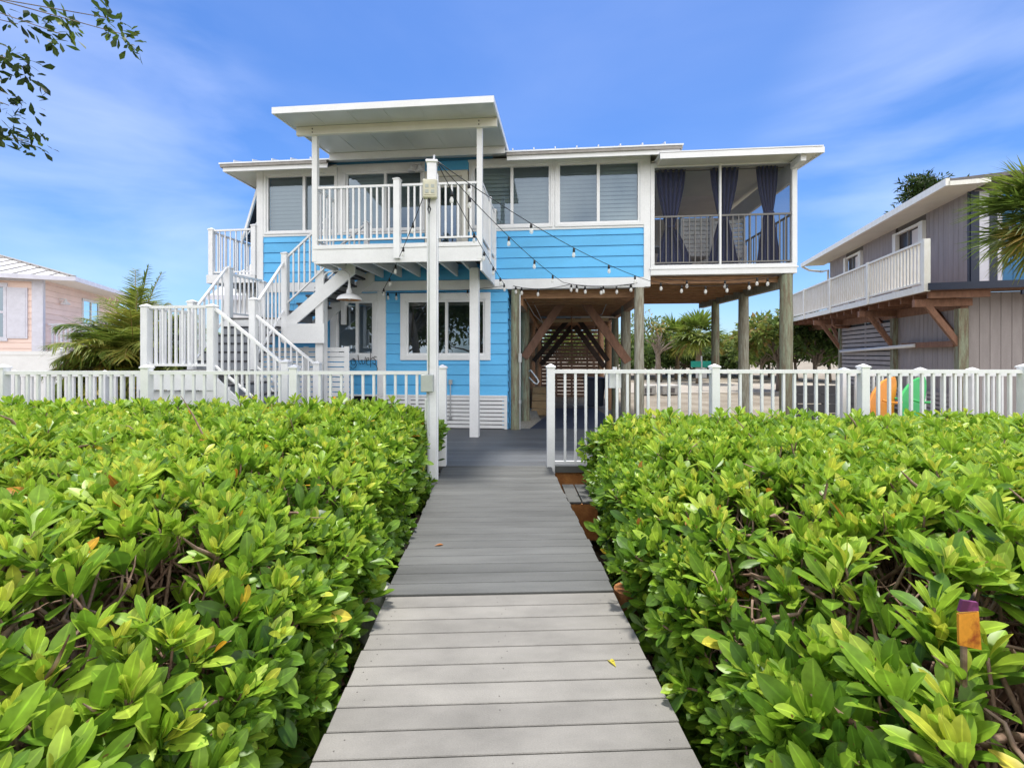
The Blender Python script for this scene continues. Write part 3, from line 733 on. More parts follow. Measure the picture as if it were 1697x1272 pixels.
# second landing
a.box(-5.62, -4.33, -1.02, -.98, 2.02, 2.25); a.box(-5.62, -5.58, -1, -.04, 2.02, 2.25); a.box(-4.40, -3.55, -1.06, -1.02, 1.78, 2.16)
a.build('upper_landing_fascia', M['white'], stair)
a = MB(); a.box(-5.64, -4.32, -1.03, -.04, 2.25, 2.285); a.build('upper_landing', M['darkboard'], stair)
tr = MB(); rs = MB(); st_ = MB()
n = 6   # lower flight, rising to the left
for k in range(n):
    u = -4.40+1.16*(n-1-k)/n+.0; z = 1.27*(k+1)/(n+1)
    tr.box(u, u+.24, -2.80, -1.88, z-.035, z); rs.box(u+.22, u+.235, -2.80, -1.88, z-.20, z-.036)
for w_ in (-2.84, -1.86):
    st_ = MB(); st_.hexa([(-4.42, w_-.02, .92), (-3.10, w_-.02, -.30), (-3.10, w_+.02, -.30), (-4.42, w_+.02, .92), (-4.42, w_-.02, 1.24), (-3.10, w_-.02, .02), (-3.10, w_+.02, .02), (-4.42, w_+.02, 1.24)]); st_.build('stringer', M['white'], stair)
n = 5   # middle flight, rising away
for k in range(n):
    w_ = -1.84+.84*k/n; z = 1.29+.98*(k+1)/(n+1)
    tr.box(-5.55, -4.45, w_, w_+.22, z-.035, z); rs.box(-5.55, -4.45, w_+.01, w_+.03, z-.19, z-.036)
n = 7   # upper flight, rising to the right
for k in range(n):
    u = -4.33+1.32*k/n; z = 2.27+1.22*(k+1)/(n+1)
    tr.box(u-.02, u+.25, -.98, -.08, z-.035, z); rs.box(u+.0, u+.018, -.96, -.1, z-.20, z-.036)
for w_ in (-1.0, -.06):
    st_ = MB(); st_.hexa([(-4.36, w_-.02, 1.98), (-2.95, w_-.02, 3.12), (-2.95, w_+.02, 3.12), (-4.36, w_+.02, 1.98), (-4.36, w_-.02, 2.27), (-2.95, w_-.02, 3.44), (-2.95, w_+.02, 3.44), (-4.36, w_+.02, 2.27)]); st_.build('stringer', M['white'], stair)
tr.build('treads', M['charcoal'], stair); M['riser'] = mat('grey_riser', (.26, .28, .31), .5); rs.build('risers', M['riser'], stair);
def spost(u, w_, z0, z1, pw=.115): MB().post(u, w_, z0, z1-.06, pw).build('newel_post', M['vinyl'], stair, bevel=.004)
spost(-5.60, -2.80, .5, 2.37); spost(-4.475, -2.80, .0, 2.36); spost(-3.25, -2.80, -.1, 1.49); spost(-3.255, -1.85, -.1, 1.45)
spost(-4.445, -1.85, .2, 2.58); spost(-5.62, -1.85, .4, 2.55); spost(-5.56, -1.0, 1.9, 3.32); spost(-4.375, -1.0, 1.8, 3.58); spost(-2.75, -.93, 3.4, 4.16, .09); spost(-3.62, -.08, 2.2, 3.5, .09); spost(-5.45, -.08, 2.2, 3.18)
def srail(p0, p1, h=1.0): rail_panel(MB(), p0, p1, h, .10, .108, .027, .05, .045).build('stair_railing', M['vinyl'], stair)
srail((-5.54, -2.80, 1.29), (-4.53, -2.80, 1.29), 1.02); srail((-5.60, -2.74, 1.29), (-5.62, -1.91, 1.29), 1.02)
srail((-4.42, -2.80, 1.27), (-3.31, -2.80, .42)); srail((-4.39, -1.85, 1.24), (-3.31, -1.85, .40))
srail((-5.62, -1.79, 1.34), (-5.565, -1.06, 2.22), 1.04); srail((-4.44, -1.79, 1.42), (-4.385, -1.06, 2.30), 1.04)
srail((-4.32, -1.0, 2.48), (-3.42, -1.0, 3.28), 1.0); srail((-5.56, -.94, 2.28), (-5.46, -.14, 2.28), .88)
srail((-3.30, -.93, 2.95), (-2.80, -.93, 3.35), .72); srail((-4.30, -.08, 2.3), (-3.67, -.08, 2.85), .62)

# deck on the left flank of the house
a = MB(); a.box(-6.78, -5.66, -.03, 2.6, 3.28, 3.32); sd = a.build('side_deck', M['darkboard'], H)
a = MB(); a.box(-6.80, -5.66, -.06, -.03, 3.14, 3.325); a.box(-6.81, -6.78, -.05, 2.6, 3.14, 3.325); a.build('rim_joist', M['white'], sd)
a = MB(); a.post(-6.74, .03, 3.2, 4.33, .1); a.post(-5.70, -.02, 3.3, 4.38, .1); a.post(-6.74, 2.5, 3.2, 4.33, .1); a.build('railing_post', M['vinyl'], sd)
a = MB(); rail_panel(a, (-6.68, .03, 3.32), (-5.76, .0, 3.32), 1.0, .07, .13, .02); rail_panel(a, (-6.74, .09, 3.32), (-6.74, 2.44, 3.32), .98, .07, .13, .03); a.build('railing', M['vinyl'], sd)
a = MB()
for k in range(12): a.box(-6.75+k*.1, -6.70+k*.1, .9, .94, 2.6, 3.13)
a.box(-6.8, -5.6, .9, .93, 3.05, 3.13); a.build('lattice', M['white'], sd)
# slanted shutter on the left wall
a = MB()
for k in range(26):
    t0 = k/26; z = 5.50-t0*1.35; u = -5.72-t0*.42
    a.hexa([(u-.03, .25, z-.05), (u+.02, .25, z-.02), (u+.02, 1.9, z-.02), (u-.03, 1.9, z-.05), (u-.03, .25, z-.043), (u+.02, .25, z-.013), (u+.02, 1.9, z-.013), (u-.03, 1.9, z-.043)])
sh = a.build('slanted_shutter', M['charcoal'], H)
a = MB(); a.bar((-5.70, .22, 5.55), (-6.16, .22, 4.1), .05, .05, (0, 1, 0)); a.bar((-5.70, 1.93, 5.55), (-6.16, 1.93, 4.1), .05, .05, (0, 1, 0)); a.bar((-6.16, .22, 4.1), (-6.16, 1.93, 4.1), .05, .05)
a.bar((-6.12, .25, 4.2), (-5.65, .25, 4.75), .02, .02, (0, 1, 0)); a.build('shutter_frame', M['vinyl'], sh)

# screened porch
a = MB(); a.box(2.82, 5.63, -.06, .1, 3.16, 3.36); a.box(2.80, 5.65, -.075, .09, 3.27, 3.30); a.box(5.545, 5.64, -.05, .06, 3.362, 5.40); a.box(2.822, 2.90, -.05, .06, 3.362, 5.42); a.box(4.165, 4.205, -.045, .02, 3.362, 5.40)
a.box(2.9, 5.545, -.03, .06, 5.34, 5.44)
a.box(5.50, 5.60, -.45, -.06, 5.20, 5.34)
a.box(5.55, 5.63, .06, 4.1, 3.16, 3.36); a.box(5.56, 5.62, .06, 4.0, 4.98, 5.4); a.box(5.55, 5.63, 4.0, 4.1, 3.3, 5.4); a.box(5.56, 5.6, 2.0, 2.05, 3.36, 4.98)
pf = a.build('porch_frame', M['white'], H, bevel=.004)
a = MB(); a.box(2.84, 5.58, .1, 4.1, 3.22, 3.35); a.build('porch_floor', M['slatwood'], pf)
a = MB(); a.box(2.84, 5.56, 4.0, 4.06, 3.35, 5.45); a.build('porch_wall', M['porchwall'], pf)
a = MB(); slab(a, 2.84, 5.56, .0, 5.46, 4.1, 5.52, .03); a.build('porch_ceiling', M['porchwall'], pf)
a = MB(); b = a.addv([(2.90, .0, 3.36), (5.545, .0, 3.36), (5.545, .0, 5.345), (2.90, 0, 5.345)]); a.f.append([b, b+1, b+2, b+3]); a.build('insect_screen', M['screen'], pf)
a = MB(); b = a.addv([(5.59, .06, 3.36), (5.59, 4.0, 3.36), (5.59, 4.0, 4.98), (5.59, .06, 4.98)]); a.f.append([b, b+1, b+2, b+3]); a.build('side_screen', M['screen2'], pf)
a = MB()
for u0, u1 in ((2.905, 4.16), (4.21, 5.54)):
    rail_panel(a, (u0, -.015, 3.36), (u1, -.015, 3.36), .98, .05, .115, .018, .035, .035)
rail_panel(a, (5.57, .08, 3.36), (5.57, 3.9, 3.36), .98, .05, .14, .018, .035, .035)
a.build('porch_railing', M['bronze'], pf)
a = MB(); slab(a, 2.95, 5.84, -.52, 5.33, 4.4, 5.62, .09); pr = a.build('porch_roof', M['cream'], H)
a = MB(); slab(a, 2.9, 5.87, -.55, 5.30, -.522, 5.302, .105); slab(a, 5.842, 5.87, -.52, 5.302, 4.4, 5.592, .12); slab(a, 2.9, 5.86, -.54, 5.424, 4.4, 5.71, .02); a.build('gutter', M['white'], pr)
a = MB(); a.tube([(2.95, .2, 5.34), (5.5, .2, 5.34)], .012, 8); a.build('curtain_rod', M['bronze'], pf)

# curtains (hang on the rod)
def curtain(u_top0, u_top1, u_mid, zt, zt_mid, zb, ub0, ub1, label):
    o = thing('curtain', label, 'curtain', hw((u_top0+u_top1)/2, .2, 3.37), -PH, 'navy curtains of the screened porch')
    ox = (u_top0+u_top1)/2; z00 = 3.37
    nu, nzv = 40, 26; a = MB()
    for j in range(nzv+1):
        t = j/nzv; z = zt+(zb-zt)*t; tm = (zt-zt_mid)/(zt-zb)
        if t < tm:
            k = (t/tm)**1.6; l = u_top0+(u_mid-.09-u_top0)*k; r = u_top1+(u_mid+.09-u_top1)*k
        else:
            k = ((t-tm)/(1-tm))**.7; l = u_mid-.09+(ub0-u_mid+.09)*k; r = u_mid+.09+(ub1-u_mid-.09)*k
        a.addv([(l+(r-l)*i/nu-ox, .035*math.sin(i/nu*PI*11+.4*math.sin(j*.3)), z-z00) for i in range(nu+1)])
    for j in range(nzv):
        for i in range(nu): b = j*(nu+1)+i; a.f.append([b, b+1, b+nu+2, b+nu+1])
    c = a.build('fabric', M['navy'], o, smooth=True)
    c.modifiers.new('thick', 'SOLIDIFY').thickness = .006
    a = MB(); a.lathe((u_mid-ox, 0, zt_mid-z00), [(.10, -.02), (.105, 0), (.10, .02)], 14); a.build('tieback', M['navy'], o)
curtain(2.98, 3.58, 3.26, 5.45, 4.18, 3.38, 2.98, 3.72, 'navy curtain tied near the house wall in the screened porch')
curtain(4.06, 4.63, 4.33, 5.44, 4.30, 3.38, 4.02, 4.62, 'navy curtain behind the middle screen post of the porch')
curtain(4.96, 5.39, 5.21, 5.43, 4.42, 3.38, 4.98, 5.44, 'navy curtain with a small white tag near the porch corner')

def porch_chair(u, w_, rz, label):
    x, y, z = hw(u, w_, 3.35); o = thing('porch_chair', label, 'chair', (x, y, z), -PH+rz, 'grey chairs in the screened porch')
    a = MB(); 
    for k in range(9): a.hexa([(-.30, -.30-.006*k, .38+k*.095), (.30, -.30-.006*k, .38+k*.095), (.30, -.26-.006*k, .38+k*.095), (-.30, -.26-.006*k, .38+k*.095), (-.30, -.308-.006*k, .46+k*.095), (.30, -.308-.006*k, .46+k*.095), (.30, -.268-.006*k, .46+k*.095), (-.30, -.268-.006*k, .46+k*.095)])
    a.build('backrest', M['grey_cloth'], o, bevel=.008)
    a = MB(); a.box(-.33, -.30, -.40, -.25, .2, 1.24); a.box(.30, .33, -.40, -.25, .2, 1.24); a.build('back_frame', M['grey_cloth'], o)
    MB().box(-.30, .30, -.26, .32, .36, .44).build('seat', M['grey_cloth'], o, bevel=.02)
    for sx in (-1, 1):
        MB().box(sx*.36-.03, sx*.36+.03, -.3, .32, .60, .64).build('armrest', M['grey_cloth'], o)
        for yy in (-.28, .28): MB().box(sx*.36-.025, sx*.36+.025, yy-.025, yy+.025, 0, .6).build('leg', M['grey_cloth'], o)
porch_chair(3.98, 1.25, .0, 'grey slat back chair between the first two porch curtains')
porch_chair(4.83, 1.5, -.15, 'grey slat back chair partly behind the middle porch curtain')
x, y, z = hw(3.12, .9, 3.35); o = thing('porch_table', 'small pale table at the left end of the screened porch', 'table', (x, y, z), -PH)
MB().box(-.25, .25, -.3, .3, .52, .56).build('table_top', M['lav'], o, bevel=.006)
for sx in (-.2, .2):
    for sy in (-.25, .25): MB().box(sx-.02, sx+.02, sy-.02, sy+.02, 0, .52).build('leg', M['lav'], o)

# ------------------------------------------------------------------ lamps and small wall things
x, y, z = hw(-3.60, -.93, 2.4); o = thing('barn_lamp', 'white gooseneck barn lamp on the left balcony post', 'lamp', (x, y, z), -PH)
a = MB(); a.tube([(.0, -.06, .0), (.0, -.06, .62), (.03, -.07, .71), (.12, -.09, .76), (.30, -.12, .775), (.48, -.15, .76), (.56, -.16, .70), (.575, -.165, .60), (.575, -.165, .50)], .017, 10); a.build('gooseneck', M['vinyl'], o, smooth=True)
a = MB(); a.tube([(.0, -.06, .0), (.0, -.06, -1.9)], .012, 8); a.build('conduit', M['steel'], o)
a = MB(); a.lathe((.575, -.165, .20), [(.235, .0), (.23, .02), (.21, .055), (.165, .09), (.095, .115), (.058, .13), (.052, .19), (.035, .21), (.02, .32)], 24); sdm = a.build('shade', M['vinyl'], o, smooth=True)
a = MB(); a.lathe((.575, -.165, .20), [(.222, .001), (.19, .045), (.09, .09), (.0, .10)], 24); a.build('shade_lining', M['lampin'], sdm, smooth=True)
a = MB(); a.lathe((.575, -.165, .215), [(.0, -.02), (.03, .0), (.035, .04), (.02, .08)], 12); a.build('bulb', M['bulb'], o, smooth=True)

x, y, z = hw(-2.0, -.04, 5.5); o = thing('flood_light', 'twin headed white flood light above the balcony windows', 'lamp', (x, y, z), -PH)
MB().box(-.05, .05, -.05, 0, .0, .1).build('base', M['vinyl'], o, bevel=.008)
for sx in (-.1, .1):
    a = MB(); a.lathe((sx, -.14, -.08), [(.0, .10), (.035, .10), (.045, .05), (.08, -.01), (.085, -.02), (.0, -.015)], 14); a.tube([(0, -.05, .05), (sx*.8, -.12, .06), (sx, -.14, .0)], .012, 6); a.build('lamp_head', M['vinyl'], o, smooth=True)

x, y, z = hw(-3.5, -.07, 1.05); o = thing('wire_wall_sign', 'black wire word sign hung on the blue wall below the left window', 'sign', (x, y, z), -PH)
a = MB()
def stroke(pts, s=1.0): a.tube([(p[0], random.uniform(-.004, .004), p[1]) for p in pts], .0065, 6)
stroke([(.13, .37), (.07, .42), (.03, .38), (.05, .30), (.11, .29), (.15, .34), (.13, .40), (.08, .43)])            # o
stroke([(.19, .50), (.21, .34), (.25, .30), (.28, .40), (.30, .30), (.34, .33), (.355, .46)])                        # w
stroke([(.38, .37), (.43, .40), (.43, .44), (.39, .44), (.37, .36), (.40, .29), (.45, .30)])                         # e
stroke([(.47, .60), (.47, .24)]); stroke([(.47, .40), (.52, .45), (.55, .44)])                                       # r
stroke([(.60, .46), (.56, .47), (.54, .43), (.58, .39), (.59, .33), (.54, .30)])                                     # s
stroke([(.02, .24), (.08, .20), (.14, .24), (.16, .30)]); stroke([(.50, .34), (.58, .30), (.62, .22), (.61, .13), (.55, .08), (.46, .09), (.44, .12)])
for k in range(5): a.lathe((.06+k*.085, 0, .10), [(.0, -.03), (.028, -.01), (.028, .01), (.0, .03)], 8)
stroke([(.0, .08), (.45, .08)])
a.build('wire', M['black'], o, smooth=True)

# white slat screen beside the stair foot
x, y, z = hw(-4.35, -.72, 0); o = thing('slat_screen', 'white horizontal slat screen standing under the balcony by the stair', 'screen', (x, y, z), -PH)
a = MB()
for k in range(17): a.box(-.9, 1.15, -.01, .015, .02+k*.10, .02+k*.10+.08)
a.build('slats', M['white'], o)
for u in (-.85, .25, 1.1): MB().box(u-.05, u+.05, -.02, -.0105, 0, 1.72).build('upright', M['white'], o)

# chain and bin in the carport
x, y, z = hw(1.33, 2.6, 2.28); o = thing('hanging_chain', 'rusty chain hanging from the carport ceiling between the braces', 'chain', (x, y, z))
a = MB()
for k in range(14):
    zz = .62-k*.05
    pts = [(.018*math.cos(t), 0, zz+.03*math.sin(t)) if k % 2 else (0, .018*math.cos(t), zz+.03*math.sin(t)) for t in [i*PI/4 for i in range(9)]]
    a.tube(pts, .007, 5)
a.build('links', M['rust'], o, smooth=True)
x, y, z = hw(2.2, 6.0, -.2); o = thing('waste_bin', 'dark wheeled bin standing at the back of the carport', 'bin', (x, y, z))
a = MB(); a.hexa([(-.26, -.26, .06), (.26, -.26, .06), (.26, .26, .06), (-.26, .26, .06), (-.32, -.32, .95), (.32, -.32, .95), (.32, .32, .95), (-.32, .32, .95)]); a.build('body', M['dark_blue'], o, bevel=.02)
MB().box(-.34, .34, -.34, .36, .95, 1.0).build('lid', M['dark_blue'], o, bevel=.015)
for sx in (-.25, .25): a = MB(); a.tube([(sx-.03, .28, .1), (sx+.03, .28, .1)], .1, 14); a.build('wheel', M['black'], o)

# ------------------------------------------------------------------ light pole with boxes
PX, PY = -.995, 5.72
o = thing('light_pole', 'tall square white pole at the boardwalk edge with string lights', 'pole', (PX, PY, 0), .05)
MB().box(-.058, .058, -.058, .058, -.8, 3.93).build('mast', M['vinyl'], o, bevel=.005)
a = MB(); a.box(-.075, .075, -.075, .075, 3.93, 3.96); a.build('cap', M['vinyl'], o, bevel=.006)
a = MB(); a.box(.0595, .075, -.03, .03, -.3, 3.8); a.box(-.02, .02, -.066, -.0585, 1.4, 3.4); a.build('cable_trunking', M['vinyl'], o)
a = MB(); a.box(-.10, .075, -.15, -.072, 3.46, 3.69); bx = a.build('meter_box', M['beige_box'], o, bevel=.012)
a = MB(); a.box(-.08, .055, -.157, -.15, 3.49, 3.66); a.build('cover', M['beige_box'], bx, bevel=.004)
a = MB()
for sx in (-.045, .025):
    for dz in (3.535, 3.60): a.box(sx-.02, sx+.02, -.162, -.157, dz-.02, dz+.02)
a.build('sockets', M['green_box'], bx)
a = MB(); a.tube([(-.03, -.13, 3.46), (-.02, -.14, 3.36), (.0, -.15, 3.32), (-.02, -.15, 3.26), (-.035, -.14, 3.32), (-.01, -.13, 3.46)], .008, 6); a.build('cord', M['black'], o)
a = MB(); a.box(-.12, .03, -.16, -.068, 1.10, 1.31); a.build('junction_box', M['green_box'], o, bevel=.008)
a = MB(); a.tube([(-.04, -.10, 1.1), (-.04, -.09, .35), (-.035, -.09, -.05), (.0, -.12, -.18), (.06, -.16, -.24)], .017, 8); a.tube([(-.03, -.09, 1.31), (-.03, -.085, 3.46)], .008, 6); a.build('conduit', M['green_box'], o, smooth=True)
a = MB(); a.box(-.09, -.067, -.03, .03, -.1, 1.0); a.build('backing_board', M['vinyl'], o)
a = MB(); a.tube([(.02, 0, 3.96), (.025, 0, 4.04)], .014, 8); a.build('top_hook', M['steel'], o)

# ------------------------------------------------------------------ string lights
TOP = (PX+.06, PY-.05, 3.95)
def catenary(p0, p1, sag, n=28):
    p0 = Vector(p0); p1 = Vector(p1)
    return [p0.lerp(p1, i/n) - Vector((0, 0, sag*4*(i/n)*(1-i/n))) for i in range(n+1)]
def string_lights(label, legs, ts):
    """legs: list of (p0,p1,sag); ts: list of (leg, t) for bulbs"""
    o = thing('string_lights', label, 'string lights', legs[0][0], 0, 'string lights from the pole to the house'); o0 = Vector(legs[0][0])
    a = MB(); L_ = []
    for p0, p1, sag in legs:
        c = catenary(p0, p1, sag); L_.append(c); a.tube([p-o0 for p in c], .0058, 5)
    a.build('cable', M['black'], o, smooth=True)
    for lg, t in ts:
        c = L_[lg]; f = t*(len(c)-1); i = min(int(f), len(c)-2); p = c[i].lerp(c[i+1], f-i)-o0
        ty = random.uniform(-.012, .012)
        a = MB(); a.lathe((p.x+ty*.5, p.y, p.z-.055), [(.0, .06), (.014, .058), (.020, .02), (.021, -.012), (.0, -.012)], 10); bo = MB()
        bo.lathe((p.x+ty, p.y, p.z-.115), [(.014, .045), (.025, .02), (.029, -.006), (.022, -.03), (.0, -.043)], 12)
        b = bo.build('bulb', M['bulb'], o, smooth=True); a.build('socket', M['black'], b, smooth=True)
        fl = MB(); fl.tube([(p.x+ty, p.y, p.z-.07), (p.x+ty, p.y, p.z-.13)], .005, 5); fl.build('filament', M['cream'], b)
WL = hw(-2.78, -.08, 2.88); WR = hw(-.13, -.12, 2.98); WB = hw(.03, -.1, 2.98); PR = hw(5.36, -.10, 3.14); BM = hw(2.55, -.1, 3.0)
string_lights('string lights running down left from the pole to the wall under the balcony', [(TOP, WL, .12)], [(0, .30), (0, .47), (0, .63), (0, .78), (0, .93)])
string_lights('string lights stretched longest, from the pole to the porch corner post', [(TOP, hw(2.78, -.2, 3.02), .16), (hw(2.78, -.2, 3.02), PR, .16)], [(0, .10), (0, .33), (0, .53), (0, .72), (0, .89)] + [(1, .08), (1, .24), (1, .42), (1, .58), (1, .74), (1, .88)])
string_lights('string lights crossing the blue siding to the beam over the carport', [(TOP, hw(1.05, -.15, 3.03), .10), (hw(1.05, -.15, 3.03), BM, .09)], [(0, .18), (0, .45), (0, .68), (0, .88), (1, .12), (1, .30), (1, .52), (1, .72), (1, .92)])
string_lights('string lights falling steeply from the pole to the balcony corner', [(TOP, WR, .07)], [(0, .15), (0, .42), (0, .58), (0, .74), (0, .88), (0, .97)])
string_lights('string lights looped along the house beam under the balcony', [(WL, WR, .05), (WB, hw(1.2, -.09, 3.0), .08), (hw(1.2, -.09, 3.0), BM, .05), (hw(2.9, -.1, 3.1), PR, .10)], [(0, .05), (0, .12), (0, .45), (0, .70), (1, .05), (1, .15), (1, .45), (2, .1), (2, .5), (2, .9), (3, .25), (3, .55), (3, .8)])

# ------------------------------------------------------------------ grey house on the right
GA = math.atan2(.28, .96)
G = thing('grey_house', 'mauve grey house with white railed upper balcony at the right', 'house', (10.87, 10.9, 0), -GA)
# local x : outward across the wall to the right, local y : along the wall away from the camera
a = MB()
def boards(mb, x, y0, y1, z0, z1, sp=.2, axis='x', t=.06):
    k = y0
    while k < y1-.001:
        e = min(k+sp-.012, y1)
        if axis == 'x': mb.box(x, x+t, k, e, z0, z1)
        else: mb.box(k, e, x, x+t, z0, z1)
        k += sp
    if axis == 'x': mb.box(x+.012, x+t+.012, y0, y1, z0, z1)
    else: mb.box(y0, y1, x+.012, x+t+.012, z0, z1)
boards(a, 0, 0, 1.75, 3.1, 5.45); boards(a, 0, 3.35, 5.55, 3.1, 5.45); boards(a, 0, 7.0, 8.6, 3.1, 5.45)
boards(a, 0, 1.75, 3.35, 3.1, 3.3); boards(a, 0, 5.55, 7.0, 3.1, 3.3)
boards(a, .0, .1, .55, 3.1, 5.45, .14, 'y')
a.build('upper_wall', M['greyside'], G)
a = MB(); boards(a, -.35, -.25, 4.0, -.3, 2.84, .2); boards(a, -.24, -.34, 8, -.3, 3.0, .2, 'y'); a.build('lower_wall', M['greyside'], G)
a = MB(); 
for (y0, y1) in ((1.75, 3.35), (5.55, 7.0)):
    a = MB(); a.box(-.09, .02, y0, y0+.2, 3.1, 5.25); a.box(-.09, .02, y1-.18, y1, 3.1, 5.25); a.box(-.07, .02, y0+.2, y1-.18, 5.18, 5.25)
    f = a.build('window', M['oldwhite'], G)
    a = MB(); b = a.addv([(.03, y0+.2, 3.3), (.03, y1-.18, 3.3), (.03, y1-.18, 5.18), (.03, y0+.2, 5.18)]); a.f.append([b, b+1, b+2, b+3]); a.build('pane', M['glass_side'], f)
    a = MB(); a.box(.10, .14, y0, y1, 3.2, 5.3); a.build('curtain_backing', M['dark_in'], f); a = MB(); a.box(.015, .022, y0+.27, y0+.27+(y1-y0-.5)*.42, 3.3, 5.14); a.build('curtain', M['porchwall'], f)
    a = MB(); m_ = (y0+y1)/2; a.box(-.06, -.0, m_-.03, m_+.03, 3.3, 5.15); a.build('mullion', M['bronze'], f)
a = MB(); a.box(-.04, .06, -.03, .0, 3.1, 5.45); a.box(.0, .16, -.06, -.0, 3.1, 5.4); a.box(.36, .50, -.06, .02, 3.1, 5.4); a.build('corner_board', M['dark_blue'], G)
a = MB(); a.box(.16, .36, -.04, .02, 3.1, 5.4); a.box(.50, .60, -.04, .02, 3.1, 5.4); a.build('front_trim', M['lav'], G)
a = MB(); boards(a, -.01, .60, 6, 3.15, 5.4, .22, 'y'); a.build('front_panel', M['bluepanel'], G)
# roof
a = MB(); a.hexa([(-.75, -.7, 5.48), (6, -.7, 5.78), (6, 9.4, 5.78), (-.75, 9.4, 5.48), (-.75, -.7, 5.56), (6, -.7, 5.86), (6, 9.4, 5.86), (-.75, 9.4, 5.56)]); gro = a.build('roof', M['shingle'], G)
a = MB(); a.box(-.83, -.75, -.72, 9.45, 5.40, 5.57); a.box(-.77, 0.0, -.72, -.68, 5.40, 5.50); a.tube([(-.79, 9.4, 5.42), (-.5, 9.42, 5.25), (-.05, 9.3, 5.15), (-.05, 8.65, 5.1), (-.05, 8.65, 3.2)], .045, 8); a.build('gutter', M['oldwhite'], gro)
a = MB(); a.box(-.74, .0, -.65, 9.3, 5.42, 5.46); a.build('soffit', M['cream'], gro)
# balcony
a = MB(); a.box(-1.20, .0, -.8, 10.2, 3.02, 3.09); a.box(.0, 7, -.84, -.02, 3.03, 3.08); gb_ = a.build('balcony_floor', M['brace'], G)
a = MB(); a.box(-1.26, -1.20, -.82, 10.2, 3.0, 3.16); rail_panel(a, (-1.23, -.78, 3.16), (-1.23, 10.2, 3.16), 1.0, .06, .15, .042, .09, .05)
for k in (-.78, 2.0, 4.8, 7.5, 10.2): a.box(-1.29, -1.17, k-.06, k+.06, 3.0, 4.2)
rail_panel(a, (-1.2, 10.2, 3.16), (0, 10.2, 3.16), 1.0, .06, .15, .06, .09, .05)
a.build('balcony_railing', M['oldwhite'], gb_)
a = MB(); a.box(-1.22, 7, -.90, -.82, 3.02, 3.18); a.box(.4, 7, -.95, -.9, 2.86, 2.95); a.build('front_fascia', M['dark_blue'], gb_)
a = MB()
for k in range(19): a.box(-1.15, .0, -.7+k*.58, -.65+k*.58, 2.85, 3.0)
a.box(-.38, -.24, -.4, 10, 2.62, 2.85); a.build('balcony_joists', M['brace'], gb_)
for yv in (-.42, 2.5, 6.3):
    MB().box(-.47, -.29, yv-.09, yv+.09, -.4, 2.62).build('post', M['green_post'], G)
    MB().bar((-.40, yv+.0, 1.75), (-1.12, yv-.02, 2.84), .09, .12).build('brace', M['brace'], G)
    MB().bar((-.36, yv+.1, 1.9), (-.36, yv+.95, 2.66), .09, .12, (1, 0, 0)).build('brace', M['brace'], G)
    MB().box(-1.3, -.2, yv-.06, yv+.06, 2.68, 2.85).build('cantilever_beam', M['brace'], G)
a = MB()
for k in range(19): a.box(-.42, -.39, 2.6, 6.4, -.2+k*.145, -.09+k*.145)
for k in (2.62, 4.4, 6.35): a.box(-.39, -.35, k-.04, k+.04, -.3, 2.62)
for k in range(6): a.box(-.46, -.44, -.3, 2.4, .0+k*.11, .075+k*.11)
a.build('slat_wall', M['greyslat'], G)
a = MB(); a.box(-.36, -.3, 2.65, 6.3, -.2, 2.6); a.build('slat_backing', M['dark_in'], G)
a = MB(); a.tube([(-.52, 1.2, 1.80), (-.52, 6.0, 1.68)], .05, 10); a.build('furled_awning_tube', M['vinyl'], G, smooth=True)
a = MB(); a.box(-.50, -.42, -.35, 1.9, 1.74, 1.88); a.build('ledger', M['brace'], G)
a = MB(); a.tube([(-.9, 5.6, 3.0), (-.9, 5.6, 2.62), (-.8, 5.6, 2.55), (-.3, 5.6, 2.55)], .05, 8); a.build('drain_pipe', M['brace'], G, smooth=True)

# moulded lounge chairs
def shell_chair(x, y, rz, m, label):
    o = thing('lounge_chair', label, 'chair', (x, y, .01), rz)
    out = [(-.04, .35), (-.04, .70), (-.01, .82), (.07, .93), (.18, 1.03), (.31, 1.12), (.44, 1.17), (.55, 1.18), (.55, 1.10), (.51, .98), (.46, .87), (.40, .76), (.34, .60), (.30, .35)]
    a = MB(); n = len(out)
    # a broad fan back: the rounded outline leans away and is dished across its width
    b0 = a.addv([(p[0], -.12+.32*(p[1]-.35)+.3*p[0], p[1]) for p in out]); b1 = a.addv([(p[0]+.01, -.06+.32*(p[1]-.35)+.3*p[0], p[1]-.01) for p in out])
    a.f.append([b0+i for i in range(n)]); a.f.append([b1+i for i in reversed(range(n))])
    for i in range(n): a.f.append([b0+i, b1+i, b1+(i+1) % n, b0+(i+1) % n])
    o.scale = (1.35, 1, 1)
    a.build('backrest', m, o, bevel=.012)
    MB().hexa([(-.62, -.28, .34), (-.02, -.26, .40), (-.02, .26, .40), (-.62, .28, .34), (-.62, -.28, .37), (-.02, -.26, .43), (-.02, .26, .43), (-.62, .28, .37)]).build('seat', m, o, bevel=.01)
    for sy in (-1, 1):
        c = MB(); c.tube([(.36, sy*.12+.1, .80), (.24, sy*.16, .795), (.10, sy*.17, .80), (.02, sy*.15, .84)], [.015, .02, .02, .015], 8); c.build('armrest', m, o, smooth=True)
        for px in (-.55, .12): MB().box(px-.03, px+.03, sy*.27-.02, sy*.27+.02, 0, .40).build('leg', m, o)
shell_chair(5.70, 7.25, .12, M['orange'], 'orange plastic lounge chair behind the fence post')
shell_chair(6.22, 7.30, .1, M['green'], 'green plastic lounge chair next to the orange one')

